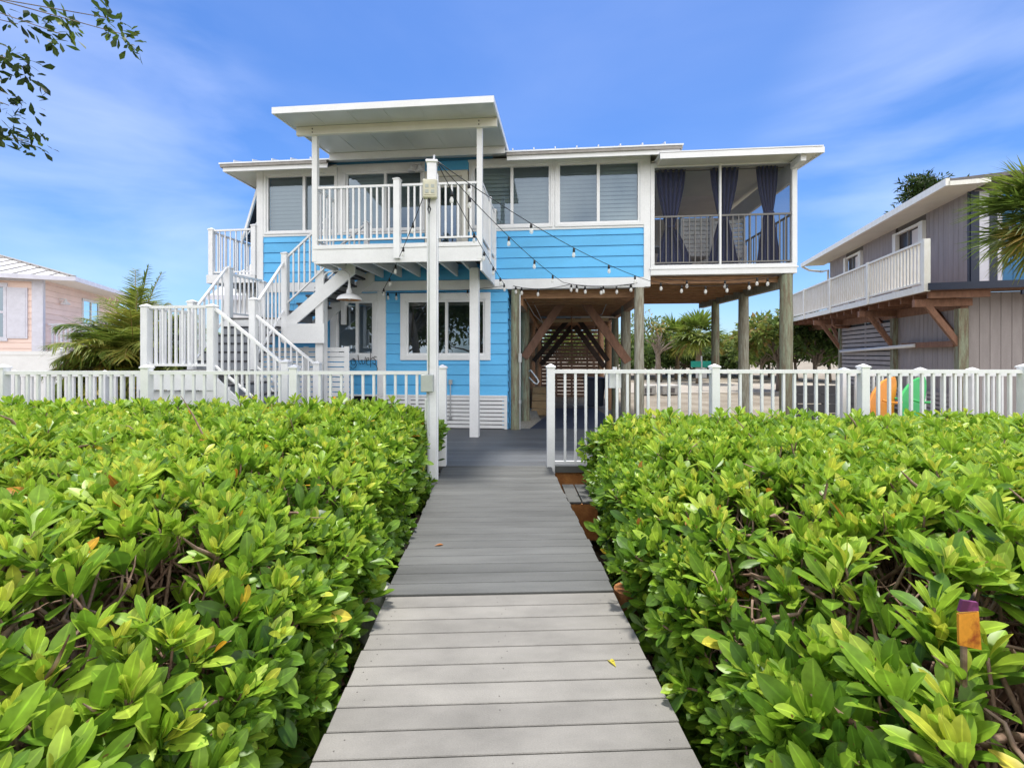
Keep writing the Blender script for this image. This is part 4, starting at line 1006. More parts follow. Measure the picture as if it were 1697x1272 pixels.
# charcoal slatted planter
o = thing('slat_bench', 'charcoal slatted bench wall on the gravel beyond the porch posts', 'bench', (7.7, 11.3, -.2))
a = MB()
for k in range(4): a.box(-.75, .75, -.03, .0, .1+k*.23, .1+k*.23+.21)
a.build('slats', M['charcoal'], o)
for sx in (-.7, 0, .7): MB().box(sx-.04, sx+.04, .0, .06, 0, 1.0).build('upright', M['charcoal'], o)
MB().box(-.75, .75, .06, .55, .40, .46).build('seat', M['charcoal'], o)

# street sign and concrete blocks
o = thing('street_sign', 'small green street sign on a pole across the road', 'sign', (9.3, 22.5, -.2), .1)
MB().tube([(0, 0, 0), (0, 0, 1.7)], .04, 8).build('pole', M['steel'], o)
a = MB(); a.box(-.55, .55, -.02, .0, 1.15, 1.45); a.build('name_plate', M['sign_green'], o)
a = MB(); a.box(-.55, .30, -.02, .0, .75, 1.1) if False else a.box(-.28, .28, .01, .03, .62, 1.1); a.build('back_plate', M['steel'], o)
for x, y, lbl in ((5.9, 20.2, 'small concrete block lying by the road nearer the carport'), (6.9, 20.2, 'larger white concrete block lying by the road')):
    o = thing('concrete_block', lbl, 'block', (x, y, -.19), .2)
    MB().box(-.4 if x > 6 else -.25, .4, -.2, .2, 0, .42).build('body', M['concrete'], o, bevel=.03)
    MB().box(-.15, .15, -.25, -.2, .1, .3).build('notch', M['shingle'], o)

# ------------------------------------------------------------------ pink house on the left
PA = math.atan(.42)
K = thing('pink_house', 'pink lap sided house with a pale metal hip roof', 'house', (-17.4, 17.0, 0), PA)
# local x to the right along the front, local y away ; corner at the origin; front wall runs to negative x
a = MB(); siding(a, -9, -.25, -.2, 4.35, [(-2.8, -1.02, 2.2, 4.0)], .22); siding(a, .0, 7, -.2, 4.35, [], .22, 0., .12, 'v-'); a.build('wall', M['pink'], K)
a = MB(); a.box(-.28, .03, -.06, .12, -.3, 4.36); a.box(-9, .05, -.04, .0, 4.25, 4.42); a.build('corner_board', M['lav'], K)
a = MB(); a.box(-2.95, -.95, -.06, .0, 4.0, 4.15); a.box(-2.95, -.95, -.07, .0, 2.05, 2.2); a.box(-2.95, -2.8, -.05, .05, 2.2, 4.0); a.box(-1.06, -.98, -.05, .05, 2.2, 4.0); a.box(-2.8, -1.06, -.03, .05, 3.06, 3.14); f = a.build('window', M['lav'], K)
a = MB(); b = a.addv([(-2.8, .04, 2.2), (-1.03, .04, 2.2), (-1.03, .04, 4.0), (-2.8, .04, 4.0)]); a.f.append([b, b+1, b+2, b+3]); a.build('pane', M['glass_low'], f)
a = MB(); z = 2.2
while z < 4.0: a.box(-2.8, -1.02, .1, .12, z, z+.05); z += .08
a.box(-2.8, -1.02, .3, .35, 2.2, 4); a.build('blind', M['interior'], f)
a = MB(); a.box(-.96, -.40, -.07, -.02, 2.15, 4.0); a.box(-.91, -.45, -.08, -.07, 2.2, 3.95); a.build('shutter', M['lav'], K)
a = MB(); a.box(.0, .05, 3.0, 3.1, 2.6, 4.0); a.box(.0, .05, 4.5, 4.6, 2.6, 4.0); a.box(.0, .06, 3.0, 4.6, 3.9, 4.0); a.box(.0, .06, 3.0, 4.6, 2.55, 2.65); a.box(.0, .05, 3.75, 3.85, 2.6, 3.95); f = a.build('window', M['white'], K)
a = MB(); b = a.addv([(.025, 3.05, 2.6), (.025, 4.5, 2.6), (.025, 4.5, 3.9), (.025, 3.05, 3.9)]); a.f.append([b, b+1, b+2, b+3]); a.build('pane', M['glass_low'], f)
a = MB(); a.lathe((.18, 1.2, 3.55), [(.16, 0), (.12, .06), (.05, .14), (.03, .22)], 12); a.box(.0, .18, 1.17, 1.23, 3.74, 3.78); a.build('wall_lamp', M['white'], K)
a = MB(); a.hexa([(-9, -.5, 4.42), (1.1, -.5, 4.42), (1.1, 9, 4.42), (-9, 9, 4.42), (-5, 4.2, 5.85), (-3.4, 4.2, 5.85), (-3.4, 5, 5.85), (-5, 5, 5.85)]); kr = a.build('roof', M['whiteroof'], K)
k = -8.6; a = MB()
while k < 1.0:
    t = min(1, max(0, (1.1-k)/4.5)); a.vbar((k, -.52, 4.44), (max(-4.9, min(k, -3.4)) if k > -3.4 and False else k, -.52+4.7*t*.98, 4.44+1.43*t*.98), .03, .05); k += .5
a.vbar((1.1, -.5, 4.45), (-3.4, 4.2, 5.88), .12, .07); a.build('seams', M['drip'], kr)
a = MB(); a.box(-9, 1.14, -.56, -.5, 4.28, 4.44); a.box(1.1, 1.16, -.55, 9, 4.28, 4.44); a.build('fascia', M['lav'], kr)
a = MB(); a.box(-9, 1.1, -.5, 9, 4.33, 4.37); a.build('soffit', M['cream'], kr)
a = MB(); a.box(.0, 2.2, .2, .3, 1.45, 1.55); rail_panel(a, (.05, .25, 1.55), (2.6, .25, 1.55), 1.15, .08, .13, .05, .07, .07); a.box(0.03, 2.6, .25, 2, .9, 1.45); a.build('porch_railing', M['lav'], K)

Wb = thing('white_house', 'white roofed house far behind the outdoor stair', 'house', (-12.6, 22.0, -.2), .1)
MB().box(-1.2, 6, 0, 6, 0, 4.6).build('wall', M['whiteroof'], Wb)
a = MB(); a.hexa([(-1.6, -.5, 4.5), (6.4, -.5, 4.5), (6.4, 6.5, 4.5), (-1.6, 6.5, 4.5), (.8, 2.8, 8.2), (5, 2.8, 8.2), (5, 3.2, 8.2), (.8, 3.2, 8.2)]); wr = a.build('roof', M['whiteroof'], Wb)
a = MB(); a.box(-1.65, 6.45, -.55, -.5, 4.32, 4.54); a.build('fascia', M['lav'], wr)

# white vinyl privacy fence
o = thing('privacy_fence', 'solid white vinyl privacy fence below the pink house', 'fence', (-17.5, 12.6, 0), .17)
for i in range(4):
    MB().box(.08+i*2.2, 2.12+i*2.2, -.02, .02, -.2, 1.55).build('panel', M['white'], o)
    a = MB(); a.box(.06+i*2.2, 2.14+i*2.2, -.035, .035, 1.55, 1.66); a.box(.06+i*2.2, 2.14+i*2.2, -.035, .035, .75, .86); a.build('rail', M['white'], o)
for i in range(5): MB().post(i*2.2, 0, -.3, 1.72, .14).build('post', M['white'], o)

# white domed canopy half hidden by the palm
o = thing('garden_dome', 'white domed cover half hidden behind the bushy palm', 'cover', (-10.6, 11.2, -.2))
a = MB(); a.lathe((0, 0, 0), [(.42, 0), (.44, .9), (.40, 1.25), (.28, 1.48), (.12, 1.6), (.0, 1.63)], 20); a.build('cover', M['white'], o, smooth=True)
a = MB(); 
for k in range(4):
    t = k*PI/4+.3; a.tube([(.445*math.cos(t), .445*math.sin(t), 0), (.45*math.cos(t), .45*math.sin(t), .9), (.41*math.cos(t), .41*math.sin(t), 1.25), (.29*math.cos(t), .29*math.sin(t), 1.48), (.0, 0, 1.64)], .012, 5)
a.build('seam', M['lav'], o)

# ------------------------------------------------------------------ palms and trees
def pinnate(parts, stems, base, az, el, length, droop, nleaf, lw, ll, tint):
    d = np.array([math.cos(az)*math.cos(el), math.sin(az)*math.cos(el), math.sin(el)])
    K_ = 14; P = [np.array(base)]; dirv = d.copy(); step = length/K_
    for i in range(K_):
        dirv = nrm((dirv + np.array([0, 0, -droop*(i+1)/K_]))[None])[0]; P.append(P[-1]+dirv*step)
    P = np.array(P); stems.append(P)
    ts = np.linspace(.16, .995, nleaf); f = ts*K_; i0 = np.minimum(f.astype(int), K_-1); fr = (f-i0)[:, None]
    O = P[i0]*(1-fr)+P[i0+1]*fr; T_ = nrm(P[i0+1]-P[i0])
    side = nrm(np.cross(T_, np.array([0, 0, 1.])[None]))
    for sgn in (-1, 1):
        D = nrm(T_*.75 + side*sgn*.85 + np.array([0, 0, -.12]) + .25*(rng.random((nleaf, 3))-.5))
        U = nrm(np.cross(D, T_)*sgn + np.array([0, 0, .6]))
        Ln = ll*(np.sin(np.pi*(ts*.82+.12))+.15)*(.85+.3*rng.random(nleaf))
        parts.append(leaf_arrays(O, D, U, Ln, np.full(nleaf, lw), np.clip(tint+.2*(rng.random(nleaf)-.5), 0, 1), 3, .5, .2, 'strap'))

def areca(loc, label):
    o = thing('bushy_palm', label, 'palm', loc); parts, stems = [], []
    for k in range(120):
        az = rng.random()*2*PI; el = math.radians(rng.uniform(22, 84)); bz = rng.uniform(.3, 1.5); r = rng.uniform(.0, .3)
        tint = rng.uniform(.42, .82) if el > .6 else rng.uniform(.55, .98)
        pinnate(parts, stems, (r*math.cos(az), r*math.sin(az), bz), az, el, rng.uniform(1.1, 1.95), rng.uniform(.13, .30), 46, .045, .55, tint)
    for az, el in ((2.2, 1.36), (.4, 1.45), (1.2, 1.3)):
        pinnate(parts, stems, (0, 0, 1.9), az, el, 1.9, .06, 40, .03, .35, .45)
    V, F, T = merge(parts); np_mesh('fronds', V, F, T, PLEAF, o)
    P = np.array(stems); R = np.linspace(.02, .005, P.shape[1])[None].repeat(len(P), 0)
    V, F, T = tubes_arrays(P, R, 5); np_mesh('frond_stems', V, F, T, mat('palm_stem', (.30, .22, .07), .6, .2, 5), o)
    a = MB()
    for k in range(9):
        x = rng.uniform(-.25, .25); y = rng.uniform(-.25, .25); a.tube([(x, y, -.1), (x*1.2, y*1.2, 1.0)], [.06, .035], 8)
    a.build('trunk', M['palmtrunk'], o, smooth=True)
areca((-8.98, 10.9, -.1), 'bushy feathery palm growing between the stair and the pink house')

def fan_palm(loc, h, R_, n, label, lean=0., lw=.05, group=None, skirt=True, dens=26):
    o = thing('fan_palm', label, 'palm', loc, 0, group); parts, stems = [], []
    top = np.array([lean, 0, h])
    for k in range(n):
        az = k*2.4+rng.uniform(-.3, .3); el = math.radians(rng.uniform(-50, 75)); pl = R_*rng.uniform(.42, .58)
        d = np.array([math.cos(az)*math.cos(el), math.sin(az)*math.cos(el), math.sin(el)])
        P = [top + d*pl*t + np.array([0, 0, -.18*pl*t*t]) for t in np.linspace(0, 1, 6)]; stems.append(np.array(P))
        hub = P[-1]; dd = nrm((P[-1]-P[-2])[None])[0]; side = nrm(np.cross(dd, [0, 0, 1.])[None])[0]; up = np.cross(side, dd)
        th = np.linspace(-1.9, 1.9, dens)+rng.uniform(-.04, .04, dens)
        D = nrm(dd[None]*np.cos(th)[:, None] + side[None]*np.sin(th)[:, None] + up[None]*(.12+.22*np.abs(np.sin(th))[:, None]) + rng.uniform(-.06, .06, (dens, 3)))
        Ln = R_*(.52+.14*np.cos(th))*(.85+.3*rng.random(dens))
        tv = rng.uniform(.3, .75) if el > -.3 else rng.uniform(.6, 1.)
        parts.append(leaf_arrays(np.repeat(hub[None], dens, 0), D, np.repeat(up[None], dens, 0)+.1, Ln, np.full(dens, lw*R_/.9), np.clip(tv+.2*(rng.random(dens)-.5), 0, 1), 4, .38, .35, 'lance'))
    V, F, T = merge(parts); np_mesh('fronds', V, F, T, PLEAF, o)
    P = np.array(stems); Rr = np.linspace(.022, .008, P.shape[1])[None].repeat(len(P), 0)*R_
    V, F, T = tubes_arrays(P, Rr, 4); np_mesh('petioles', V, F, T, mat('petiole', (.20, .24, .05), .6, .2, 5), o)
    a = MB(); pts = [(lean*t, 0, h*t) for t in np.linspace(0, 1, 10)]
    a.tube(pts, [.16*(1.15-.25*t)*(1+.08*math.sin(t*60)) for t in np.linspace(0, 1, 10)], 12); a.build('trunk', M['palmtrunk'], o, smooth=True)
fan_palm((9.62, 8.0, -.3), 4.35, 1.12, 38, 'large fan palm leaning in at the right edge of the picture', -.12, .034, dens=46)

def leaf_clumps(centers, radii, per, size, flat=.75, tlo=.1, thi=.9, shape='lance', wr=.5, rows=2):
    parts = []
    for c, r in zip(centers, radii):
        n = per; d = nrm(rng.normal(size=(n, 3))); rr = r*rng.random(n)**.45
        O = c + d*rr[:, None]*np.array([1, 1, flat])
        D = nrm(d + .8*rng.normal(size=(n, 3)) + np.array([0, 0, -.1])); U = nrm(rng.normal(size=(n, 3))*.5 + np.array([0, 0, 1]))
        Ln = size*(.6+.8*rng.random(n)); tone = rng.uniform(tlo, thi)
        parts.append(leaf_arrays(O, D, U, Ln, Ln*wr, np.clip(tone + .35*(rng.random(n)-.5), 0, 1), rows, .2, .15, shape))
    return merge(parts)

def limb_paths(base, targets, wob=.12, K_=7):
    P = []
    for t in targets:
        b = np.array(base); t = np.array(t); s = np.linspace(0, 1, K_)[:, None]
        mid = b + (t-b)*np.array([.25, .25, .6]); p = (1-s)**2*b + 2*s*(1-s)*mid + s**2*t
        p[1:-1] += wob*rng.normal(size=(K_-2, 3))*.4; P.append(p)
    return np.array(P)

def broad_tree(name, label, loc, h, rx, rz, n, per, size, leafm, th=1.2, tr_=.14, tlo=.1, thi=.9, group=None, fill=.55, cat='tree'):
    o = thing(name, label, cat, loc, 0, group)
    d = nrm(rng.normal(size=(n, 3))); d[:, 2] = np.abs(d[:, 2])*1.0 - .25*(rng.random(n) < .35)
    c = d*(fill+(1-fill)*rng.random(n)[:, None])*np.array([rx, rx, rz])+np.array([0, 0, h-rz]); 
    V, F, T = leaf_clumps(c, rx*(.22+.18*rng.random(n)), per, size, .8, tlo, thi)
    np_mesh('crown', V, F, T, leafm, o)
    a = MB(); k = np.linspace(0, 1, 6); bend = rng.uniform(-.15, .15, 2)
    a.tube([(bend[0]*t, bend[1]*t, (h-rz)*t) for t in k], [tr_*(1-.45*t) for t in k], 9); a.build('trunk', M['trunk'], o, smooth=True)
    idx = rng.choice(n, min(n, 16), replace=False)
    P = limb_paths((bend[0]*.6, bend[1]*.6, (h-rz)*.6), c[idx]); R = np.linspace(tr_*.5, .012, P.shape[1])[None].repeat(len(P), 0)
    V, F, T = tubes_arrays(P, R, 5); np_mesh('limbs', V, F, T, M['trunk'], o)
    return o
gz = -.22
def T_(px, Y): return ((px-848.5)/760*Y, Y, gz)
GR = 'trees beyond the road'
broad_tree('bare_tree', 'sparse tree with bare branches seen between the carport posts', T_(1092, 30), 4.8, 2.3, 2.0, 16, 70, .22, FLEAF, tr_=.22, tlo=.3, thi=1., group=GR)
fan_palm(T_(1158, 28), 3.0, 1.6, 30, 'fan palm beside the street sign across the road', 0, .07, GR)
fan_palm(T_(1122, 33), 3.1, 1.7, 26, 'paler fan palm next to the sparse bare tree', 0, .07, GR)
for px, Y, h, r, lab, tl in ((1225, 36, 3.0, 2.2, 'low dark bush behind the middle porch post', (.1, .5)), (1290, 22, 4.1, 2.2, 'bright green leafy tree behind the porch corner post', (.4, .9)), (1352, 21, 3.9, 2.1, 'dark green tree at the far end of the grey balcony', (.05, .5)),
                             (1075, 34, 2.2, 1.9, 'round dark shrub behind the right carport post', (.1, .5)), (1135, 36, 2.3, 2.2, 'dark shrub below the pale fan palm', (.05, .45)), (1180, 38, 2.2, 2.2, 'green shrub behind the street sign', (.2, .6)), (1262, 30, 3.2, 2.0, 'olive tree left of the bright green tree', (.3, .8))):
    broad_tree('shrub_tree', lab, T_(px, Y), h, r, h*.46, 34, 90, .26, FLEAF, tr_=.12, tlo=tl[0], thi=tl[1], group=GR)
for i, (px, Y, h, r, tl) in enumerate(((1065, 38, 3.4, 2.4, .2), (1105, 40, 3.9, 2.6, .5), (1150, 41, 3.4, 2.6, .3), (1195, 42, 2.7, 2.4, .5), (1240, 39, 3.2, 2.5, .2), (1275, 36, 3.9, 2.6, .6), (1320, 33, 4.0, 2.7, .3), (1375, 30, 4.0, 2.6, .15), (1410, 28, 3.6, 2.2, .3))):
    broad_tree('hedgerow_shrub', 'tall shrub in the dense green belt at the far side of the road', T_(px, Y), h, r, h*.5, 40, 95, .3, FLEAF, tr_=.12, tlo=max(0, tl-.2), thi=tl+.35, group='green belt beyond the road', fill=.3)
for px, Y, h, r, lab in ((930, 40, 4.2, 3.2, 'leafy tree glimpsed through the carport slats at left'), (985, 38, 4.0, 3.0, 'leafy tree glimpsed through the carport slats at right')):
    broad_tree('shrub_tree', lab, T_(px, Y), h, r, 2.0, 30, 80, .3, FLEAF, group=GR, tlo=.4, thi=.9)
for k, (x, y, h, r) in enumerate(((-11, -9, 6.5, 3.2), (-6.5, -12, 7, 3.4), (-15, -14, 7.5, 3.6), (-1.5, -15, 6.5, 3.2))):
    broad_tree('mangrove_tree', 'mangrove tree on the far bank, mirrored in the lower windows', (x, y, -.8), h, r, h*.46, 46, 60, .34, TLEAF, tr_=.2, tlo=.1, thi=.8, group='mangroves mirrored in the windows')
# tall layered conifer behind the grey house
o = thing('conifer', 'dark layered conifer rising behind the grey house roof', 'tree', (29.6, 33, gz))
cs, rs2 = [], []
for k in range(34):
    t = k/33; z = 9.8+4.6*t; R_ = 2.5*(1-.55*t)
    for j in range(3):
        az = rng.random()*2*PI; rr = R_*rng.uniform(.25, 1.); cs.append((rr*math.cos(az), rr*math.sin(az), z+.15*rr+rng.uniform(-.2, .2))); rs2.append(rng.uniform(.4, .75))
for k in range(10): cs.append((1.5+k*.16, 0, 12.6+k*.16+rng.uniform(-.2, .2))); rs2.append(.4)
V, F, T = leaf_clumps(np.array(cs), rs2, 60, .34, .6, .0, .5, 'lance', .3); np_mesh('crown', V, F, T, TLEAF, o)
a = MB(); a.tube([(0, 0, 0), (0, 0, 14.2)], [.35, .06], 10); a.build('trunk', M['trunk'], o, smooth=True)
P = limb_paths((0, 0, 9.5), np.array(cs)[::5]); R = np.linspace(.09, .02, P.shape[1])[None].repeat(len(P), 0); V, F, T = tubes_arrays(P, R, 5); np_mesh('limbs', V, F, T, M['trunk'], o)

# overhanging tree at the top left (trunk stands left of the picture)
o = thing('overhanging_tree', 'leafy branches of a tree hanging in at the top left corner', 'tree', (-6.6, -.6, -.8))
tips = []
def branch_tip(px, py, Y): return np.array([(px-848.5)/760*Y+6.6, Y+.6, 1.55+(588-py)/760*Y+.8])
seen = [(40, 125, 3.4), (20, 100, 3.3), (60, 120, 3.5), (-20, 110, 3.4), (15, 175, 3.5), (45, 172, 3.6), (-10, 160, 3.5), (12, 205, 3.4), (35, 235, 3.6), (60, 243, 3.7), (15, 225, 3.5), (-15, 220, 3.4), (105, 58, 3.5), (88, 62, 3.6), (115, 48, 3.5), (200, 56, 3.6), (212, 66, 3.6), (190, 46, 3.5), (5, 90, 3.3), (-40, 140, 3.3), (-40, 60, 3.3), (30, 40, 3.4), (100, 30, 3.5), (180, 30, 3.5)]
tips = np.array([branch_tip(*s) for s in seen])
d = nrm(rng.normal(size=(150, 3))); big = d*(.5+.5*rng.random((150, 1)))*np.array([2.9, 3.4, 2.0])+np.array([.2, -1.6, 5.6])
wx = big[:, 0]-6.6; wy = big[:, 1]-.6
big = big[(wy < .6) | (wx < -1.35*wy-1.2)]
big = big[wx[(wy < .6) | (wx < -1.35*wy-1.2)] < -3.4]
V1 = leaf_clumps(tips, np.full(len(tips), .11), 18, .066, .8, .0, .75, 'obovate', .48, 3); V2 = leaf_clumps(big, np.full(len(big), .55), 110, .17, .8, .0, .6, 'obovate', .45, 2)
V, F, T = merge([V1, V2]); np_mesh('crown', V, F, T, TLEAF, o)
a = MB(); k = np.linspace(0, 1, 8); a.tube([(.3*math.sin(t*3), .2*t, 4.2*t) for t in k], [.22*(1-.4*t) for t in k], 12); a.build('trunk', M['trunk'], o, smooth=True)
P1 = limb_paths((.1, .1, 3.3), big[big[:, 1]-.6 < -.8][::4], .2); P2 = limb_paths((.9, 2.0, 4.3), tips[[1, 4, 9, 12, 15, 19, 20, 21, 23]], .26)
R1 = np.linspace(.07, .012, 7)[None].repeat(len(P1), 0); R2 = np.linspace(.011, .003, 7)[None].repeat(len(P2), 0)
P3 = limb_paths((.1, .1, 3.0), np.array([[.9, 2.0, 4.3]]), .05); R3 = np.linspace(.09, .02, 7)[None]
V, F, T = merge([tubes_arrays(P1, R1, 5), tubes_arrays(P2, R2, 5), tubes_arrays(P3, R3, 6)]); np_mesh('limbs', V, F, T, M['trunk'], o)

# ------------------------------------------------------------------ hedges
def vnoise(x, y, s, off): return np.array([mnoise.noise(Vector((a*s, b*s, off))) for a, b in zip(x, y)])
def rosettes(C, A, size, n_leaf, young, leafw=.385):
    """C (m,3) centres, A (m,3) axes, size (m,), young (m,) 0..1"""
    tg = np.array([1.32, 1.34, .80]); cl = np.ones(len(C), bool)
    for t_ in (0, .15, .3, .45): cl &= np.linalg.norm(C-(tg+(np.array([0, 0, 1.55])-tg)*t_), axis=1) > .15
    C, A, size, young = C[cl], A[cl], size[cl], young[cl]
    parts = []; m = len(C); A = nrm(A)
    e1 = nrm(np.cross(A, np.array([.31, .87, .2])[None])); e2 = np.cross(A, e1)
    ph = rng.random(m)*2*PI
    for k in range(n_leaf):
        keep = rng.random(m) < .93
        fr = k/(n_leaf-1)
        el = np.radians(9+47*fr**.85+rng.normal(size=m)*8); th = ph+k*2.4+rng.normal(size=m)*.25
        D = A*np.cos(el)[:, None]+np.sin(el)[:, None]*(e1*np.cos(th)[:, None]+e2*np.sin(th)[:, None])
        D = nrm(D+.10*rng.normal(size=(m, 3)))
        U = nrm(A-D*np.sum(A*D, 1)[:, None]+.15*rng.normal(size=(m, 3)))
        Ln = size*(.55+.45*min(1, fr*1.8))*(.8+.4*rng.random(m))
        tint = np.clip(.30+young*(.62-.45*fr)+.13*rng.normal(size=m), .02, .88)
        odd = rng.random(m) < .006; tint = np.where(odd, .91+.09*rng.random(m), tint)
        O = C + D*(.015) - A*(.05*fr)[None] if False else C + D*.012 - A*(.05*fr)
        L2 = leaf_arrays(O[keep], D[keep], U[keep], Ln[keep], Ln[keep]*leafw*(.85+.3*rng.random(keep.sum())), tint[keep], 7, .22, .22, 'obovate', (0, .14, .34, .54, .72, .87, .96, 1))
        parts.append(L2)
    return merge(parts)

def hedge(name, label, side):
    o = thing(name, label, 'hedge', (0, 0, 0))
    s = side
    def edge(y):   # distance of the hedge face from the boardwalk centre line, by depth
        if s < 0: return np.interp(y, [.5, 1.9, 3., 4.5, 5.6, 6.25], [.98, .98, 1.0, 1.10, 1.12, 1.02])
        return np.interp(y, [.5, 2., 3.2, 4.3, 5.2, 5.9], [.92, .89, .86, .98, 1.10, 1.06])
    def top(x, y):
        ax = np.abs(x); e = edge(y)
        if s < 0: hh = np.interp(y, [.6, 1.2, 2.0, 3.5, 6.2], [.60, .78, .82, .82, .81])
        else: hh = np.interp(y, [.6, 1.1, 2.0, 3.5, 5.9], [.78, .90, .84, .74, .67])
        dropa = np.interp(y, [1., 2., 3.5, 6.], [.62, .50, .30, .16]); dropw = np.interp(y, [1., 3., 6.], [.55, .45, .25])
        hh = hh - dropa*np.exp(-np.maximum(ax-e, 0)/dropw)
        return hh + .07*vnoise(x, y, 1.3, 4+s) + .07*vnoise(x, y, 3.1, 9+s)
    def ok(x, y, yfar):
        ax = np.abs(x); return (ax > edge(y)) & (ax < 1.2*y+1.3) & (y < yfar)
    yf = 6.22 if s < 0 else 5.92
    parts = []; Cs = []; As = []
    # layers: (number tried, depth below top, size range, young range, leaves)
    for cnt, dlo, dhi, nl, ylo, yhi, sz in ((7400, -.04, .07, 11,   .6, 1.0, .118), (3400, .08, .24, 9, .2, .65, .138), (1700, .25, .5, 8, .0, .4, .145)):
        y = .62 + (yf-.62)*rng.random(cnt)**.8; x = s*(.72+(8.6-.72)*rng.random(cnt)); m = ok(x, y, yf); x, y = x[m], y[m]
        near = np.clip((3.4-y)/2.2, 0, 1); kp = rng.random(len(x)) > near*(.45 if dlo < 0 else .84); x, y = x[kp], y[kp]
        gp = (vnoise(x, y, 2.4, 21.) > .22) & (y < 2.9) & (dlo < .2); x, y = x[~gp], y[~gp]
        z = top(x, y)-rng.uniform(dlo, dhi, len(x))
        C = np.stack([x, y, z], 1); e = edge(y)
        tiltx = -s*np.clip(.65-(np.abs(x)-e)*1.2, 0, .65)
        A = np.stack([tiltx+.17*rng.normal(size=len(x)), -.05+.17*rng.normal(size=len(x)), np.ones(len(x))], 1)
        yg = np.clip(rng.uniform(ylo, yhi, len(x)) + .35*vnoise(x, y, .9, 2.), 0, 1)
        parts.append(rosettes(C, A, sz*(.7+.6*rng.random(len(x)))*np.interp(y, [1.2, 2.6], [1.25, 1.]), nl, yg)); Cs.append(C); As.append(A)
    # face along the boardwalk
    for cnt, din, nl, yg0, sz in ((1900, .03, 9, .45, .13), (1700, .2, 8, .1, .14), (900, .45, 8, 0., .15)):
        y = .7+(yf-.7)*rng.random(cnt); e = edge(y); t = rng.random(cnt)**.8
        x = s*(e+din*rng.random(cnt)+.17*vnoise(y, t*2, 1.6, 7.)-.05*(rng.random(cnt) < .12)*rng.random(cnt)*3); h1 = top(x, y); z = -.68+(h1+.68)*t
        x = x + s*np.interp(z, [-.7, -.1, .3], [.14, .04, 0.])
        C = np.stack([x, y, z], 1); A = np.stack([-s*(.9+.3*rng.normal(size=cnt)), -.25+.35*rng.normal(size=cnt), .75+.3*rng.normal(size=cnt)], 1)
        kp = (rng.random(cnt) < np.interp(z, [-.7, -.2, .2], [.3, .6, .9])) & (vnoise(y, z, 2.6, 31.) < .25); C, A = C[kp], A[kp]
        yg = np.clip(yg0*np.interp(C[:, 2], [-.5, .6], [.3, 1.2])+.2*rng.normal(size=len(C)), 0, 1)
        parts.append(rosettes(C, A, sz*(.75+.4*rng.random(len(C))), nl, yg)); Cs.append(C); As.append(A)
    # back face toward the fence
    cnt = 700; x = s*(1.0+8*rng.random(cnt)); y = yf+.0*x; z = -.4+(top(x, y-.1)+.4)*rng.random(cnt); C = np.stack([x, y+.1*rng.random(cnt), z], 1)
    A = np.stack([.3*rng.normal(size=cnt), np.full(cnt, .7), np.full(cnt, .8)], 1); parts.append(rosettes(C, A, .15*(.8+.4*rng.random(cnt)), 7, .4*rng.random(cnt)))
    # shoots standing above the clipped top
    cnt = 150; y = 1.2+(yf-1.25)*rng.random(cnt)**.6; x = s*(1.1+7*rng.random(cnt)); m = ok(x, y, yf); x, y = x[m], y[m]
    C = np.stack([x, y, top(x, y)+.05+.10*rng.random(len(x))], 1); A = np.stack([.2*rng.normal(size=len(x)), .2*rng.normal(size=len(x)), np.ones(len(x))], 1)
    parts.append(rosettes(C, A, .14*(.8+.4*rng.random(len(x))), 9, .6+.4*rng.random(len(x)))); Cs.append(C); As.append(A)
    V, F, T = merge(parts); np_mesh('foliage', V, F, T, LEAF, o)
    # twigs and stems
    C = np.concatenate(Cs); A = nrm(np.concatenate(As)); m = len(C)
    p1 = C; p2 = C-A*(.10+.08*rng.random(m))[:, None]+.02*rng.normal(size=(m, 3)); p3 = p2+np.array([0, 0, -.12])+.07*rng.normal(size=(m, 3)); p4 = p3+np.array([0, 0, -.10])+.09*rng.normal(size=(m, 3))
    for q_, d_ in ((p2, .02), (p3, .10), (p4, .20)): q_[:, 0] = s*np.maximum(s*q_[:, 0], edge(q_[:, 1])+d_*.8)
    P = np.stack([p4, p3, p2, p1], 1); R = np.stack([.002+.0*rng.random(m), .0075+.002*rng.random(m), .0065*np.ones(m), .005*np.ones(m)], 1)
    tb = [tubes_arrays(P, R, 5)]
    kk = rng.random(m) < .40; q = p4[kk]; n2 = len(q)
    gx = q.copy(); gx[:, 0] += s*(.15+.3*rng.random(n2)); gx[:, 1] += .25*rng.normal(size=n2); gx[:, 2] = -.8
    ts = np.linspace(0, 1, 6)[None, :, None]; Pp = gx[:, None]*(1-ts)+q[:, None]*ts; Pp[:, 1:-1] += .05*rng.normal(size=(n2, 4, 3)); Pp[:, :, :2] += (np.sin(ts*PI)*.10*rng.normal(size=(n2, 1, 2)))
    tb.append(tubes_arrays(Pp, np.linspace(.014, .008, 6)[None]*(.7+.7*rng.random((n2, 1))), 5))
    nb = 900; y = .8+(yf-.9)*rng.random(nb)**1.5; x = s*(.8+6*rng.random(nb)); mm = ok(x, y, yf); x, y = x[mm], y[mm]; nb = len(x)
    z = top(x, y)-rng.uniform(.10, .42, nb); az = rng.random(nb)*2*PI; ln = rng.uniform(.25, .6, nb); tt = np.linspace(-.5, .5, 7)[None]
    Pb = np.stack([x[:, None]+np.cos(az)[:, None]*ln[:, None]*tt, y[:, None]+np.sin(az)[:, None]*ln[:, None]*tt, z[:, None]+(.5*ln*rng.normal(size=nb))[:, None]*tt+.10*(tt+.5)], 2)
    Pb += .014*rng.normal(size=Pb.shape); Pb[:, :, 0] = s*np.maximum(s*Pb[:, :, 0], edge(Pb[:, :, 1])+.06); Pb[:, :, 1] = np.minimum(Pb[:, :, 1], yf-.05)
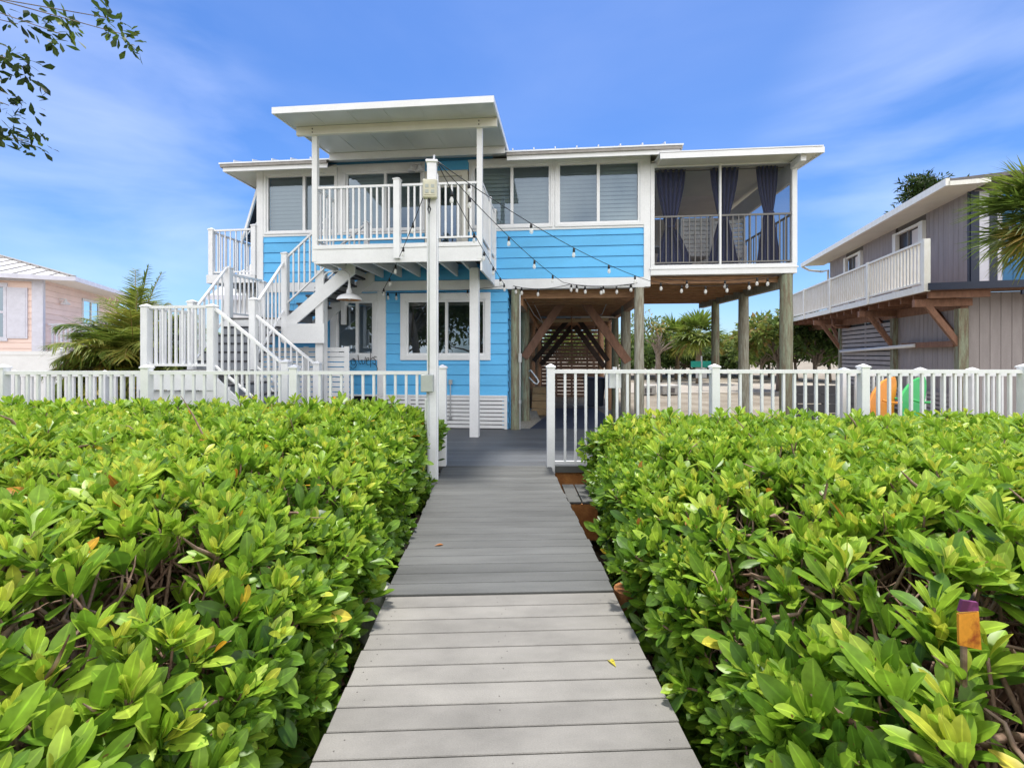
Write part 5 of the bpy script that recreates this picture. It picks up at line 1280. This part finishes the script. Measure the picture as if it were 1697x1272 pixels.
    tb.append(tubes_arrays(Pb, np.array([.003, .009, .0105, .0095, .008, .006, .002])[None]*(.7+.8*rng.random((nb, 1))), 6))
    nf = 5200; y = .75+(yf-.85)*rng.random(nf)**1.7; x = s*(.75+6.2*rng.random(nf)); mm = ok(x, y, yf); x, y = x[mm], y[mm]; nf = len(x)
    z = top(x, y)-rng.uniform(.07, .62, nf); dv = nrm(np.stack([rng.normal(size=nf), rng.normal(size=nf), .25+.75*rng.normal(size=nf)], 1)); ln = rng.uniform(.12, .38, nf); tt = np.linspace(-.5, .5, 5)[None, :, None]
    Pf = np.stack([x, y, z], 1)[:, None]+dv[:, None]*ln[:, None, None]*tt + .012*rng.normal(size=(nf, 5, 3))
    Pf[:, :, 0] = s*np.maximum(s*Pf[:, :, 0], edge(Pf[:, :, 1])+.03); Pf[:, :, 1] = np.minimum(Pf[:, :, 1], yf-.05)
    tb.append(tubes_arrays(Pf, np.array([.0045, .0045, .004, .0032, .0012])[None]*(.7+.7*rng.random((nf, 1))), 4))
    V, F, T = merge(tb); np_mesh('twigs', V, F, T, M['twig'], o)
hedge('hedge', 'clipped glossy green hedge left of the boardwalk', -1)
hedge('hedge', 'clipped glossy green hedge right of the boardwalk', 1)
for x, y, rz_, lb_ in ((-.63, 3.72, .4, 'small dry brown leaf lying on the dark boards near the left edge'), (.52, 2.3, 1.9, 'small curled yellow leaf lying on the pale boards near the right edge')):
    o = thing('fallen_leaf', lb_, 'leaf', (x, y, .004 if y > 3 else -.010), rz_)
    V, F, T = leaf_arrays(np.array([[0, 0, 0.]]), np.array([[1, 0, .05]]), np.array([[0, 0, 1.]]), np.array([.075]), np.array([.03]), np.array([1.0 if y > 3 else .93]), 6, .2, .5); np_mesh('blade', V, F, T, LEAF, o)
# painted marker stub among the right hedge twigs
o = thing('marker_stake', 'orange and purple topped stake standing inside the right hedge', 'stake', (1.32, 1.34, -.8))
MB().box(-.007, .007, -.008, .008, 0, 1.52).build('stake', M['twig'], o, bevel=.004)
MB().hexa([(-.032, -.02, 1.515), (.034, -.018, 1.50), (.034, -.013, 1.50), (-.032, -.013, 1.515), (-.034, -.02, 1.605), (.026, -.018, 1.61), (.026, -.013, 1.61), (-.034, -.013, 1.605)]).build('orange_tag', mat('stained_orange', (.33, .07, .015), .55, c2=(.72, .30, .03), lo=.40, hi=.52, scale=14, fine=.1), o)
MB().hexa([(-.033, -.022, 1.612), (.024, -.02, 1.614), (.024, -.0125, 1.614), (-.033, -.0125, 1.612), (-.024, -.022, 1.645), (.022, -.02, 1.638), (.022, -.0125, 1.638), (-.024, -.0125, 1.645)]).build('purple_cap', mat('purple_plastic', (.10, .02, .07), .5, c2=(.28, .06, .20), scale=20, lo=.4, hi=.6), o)
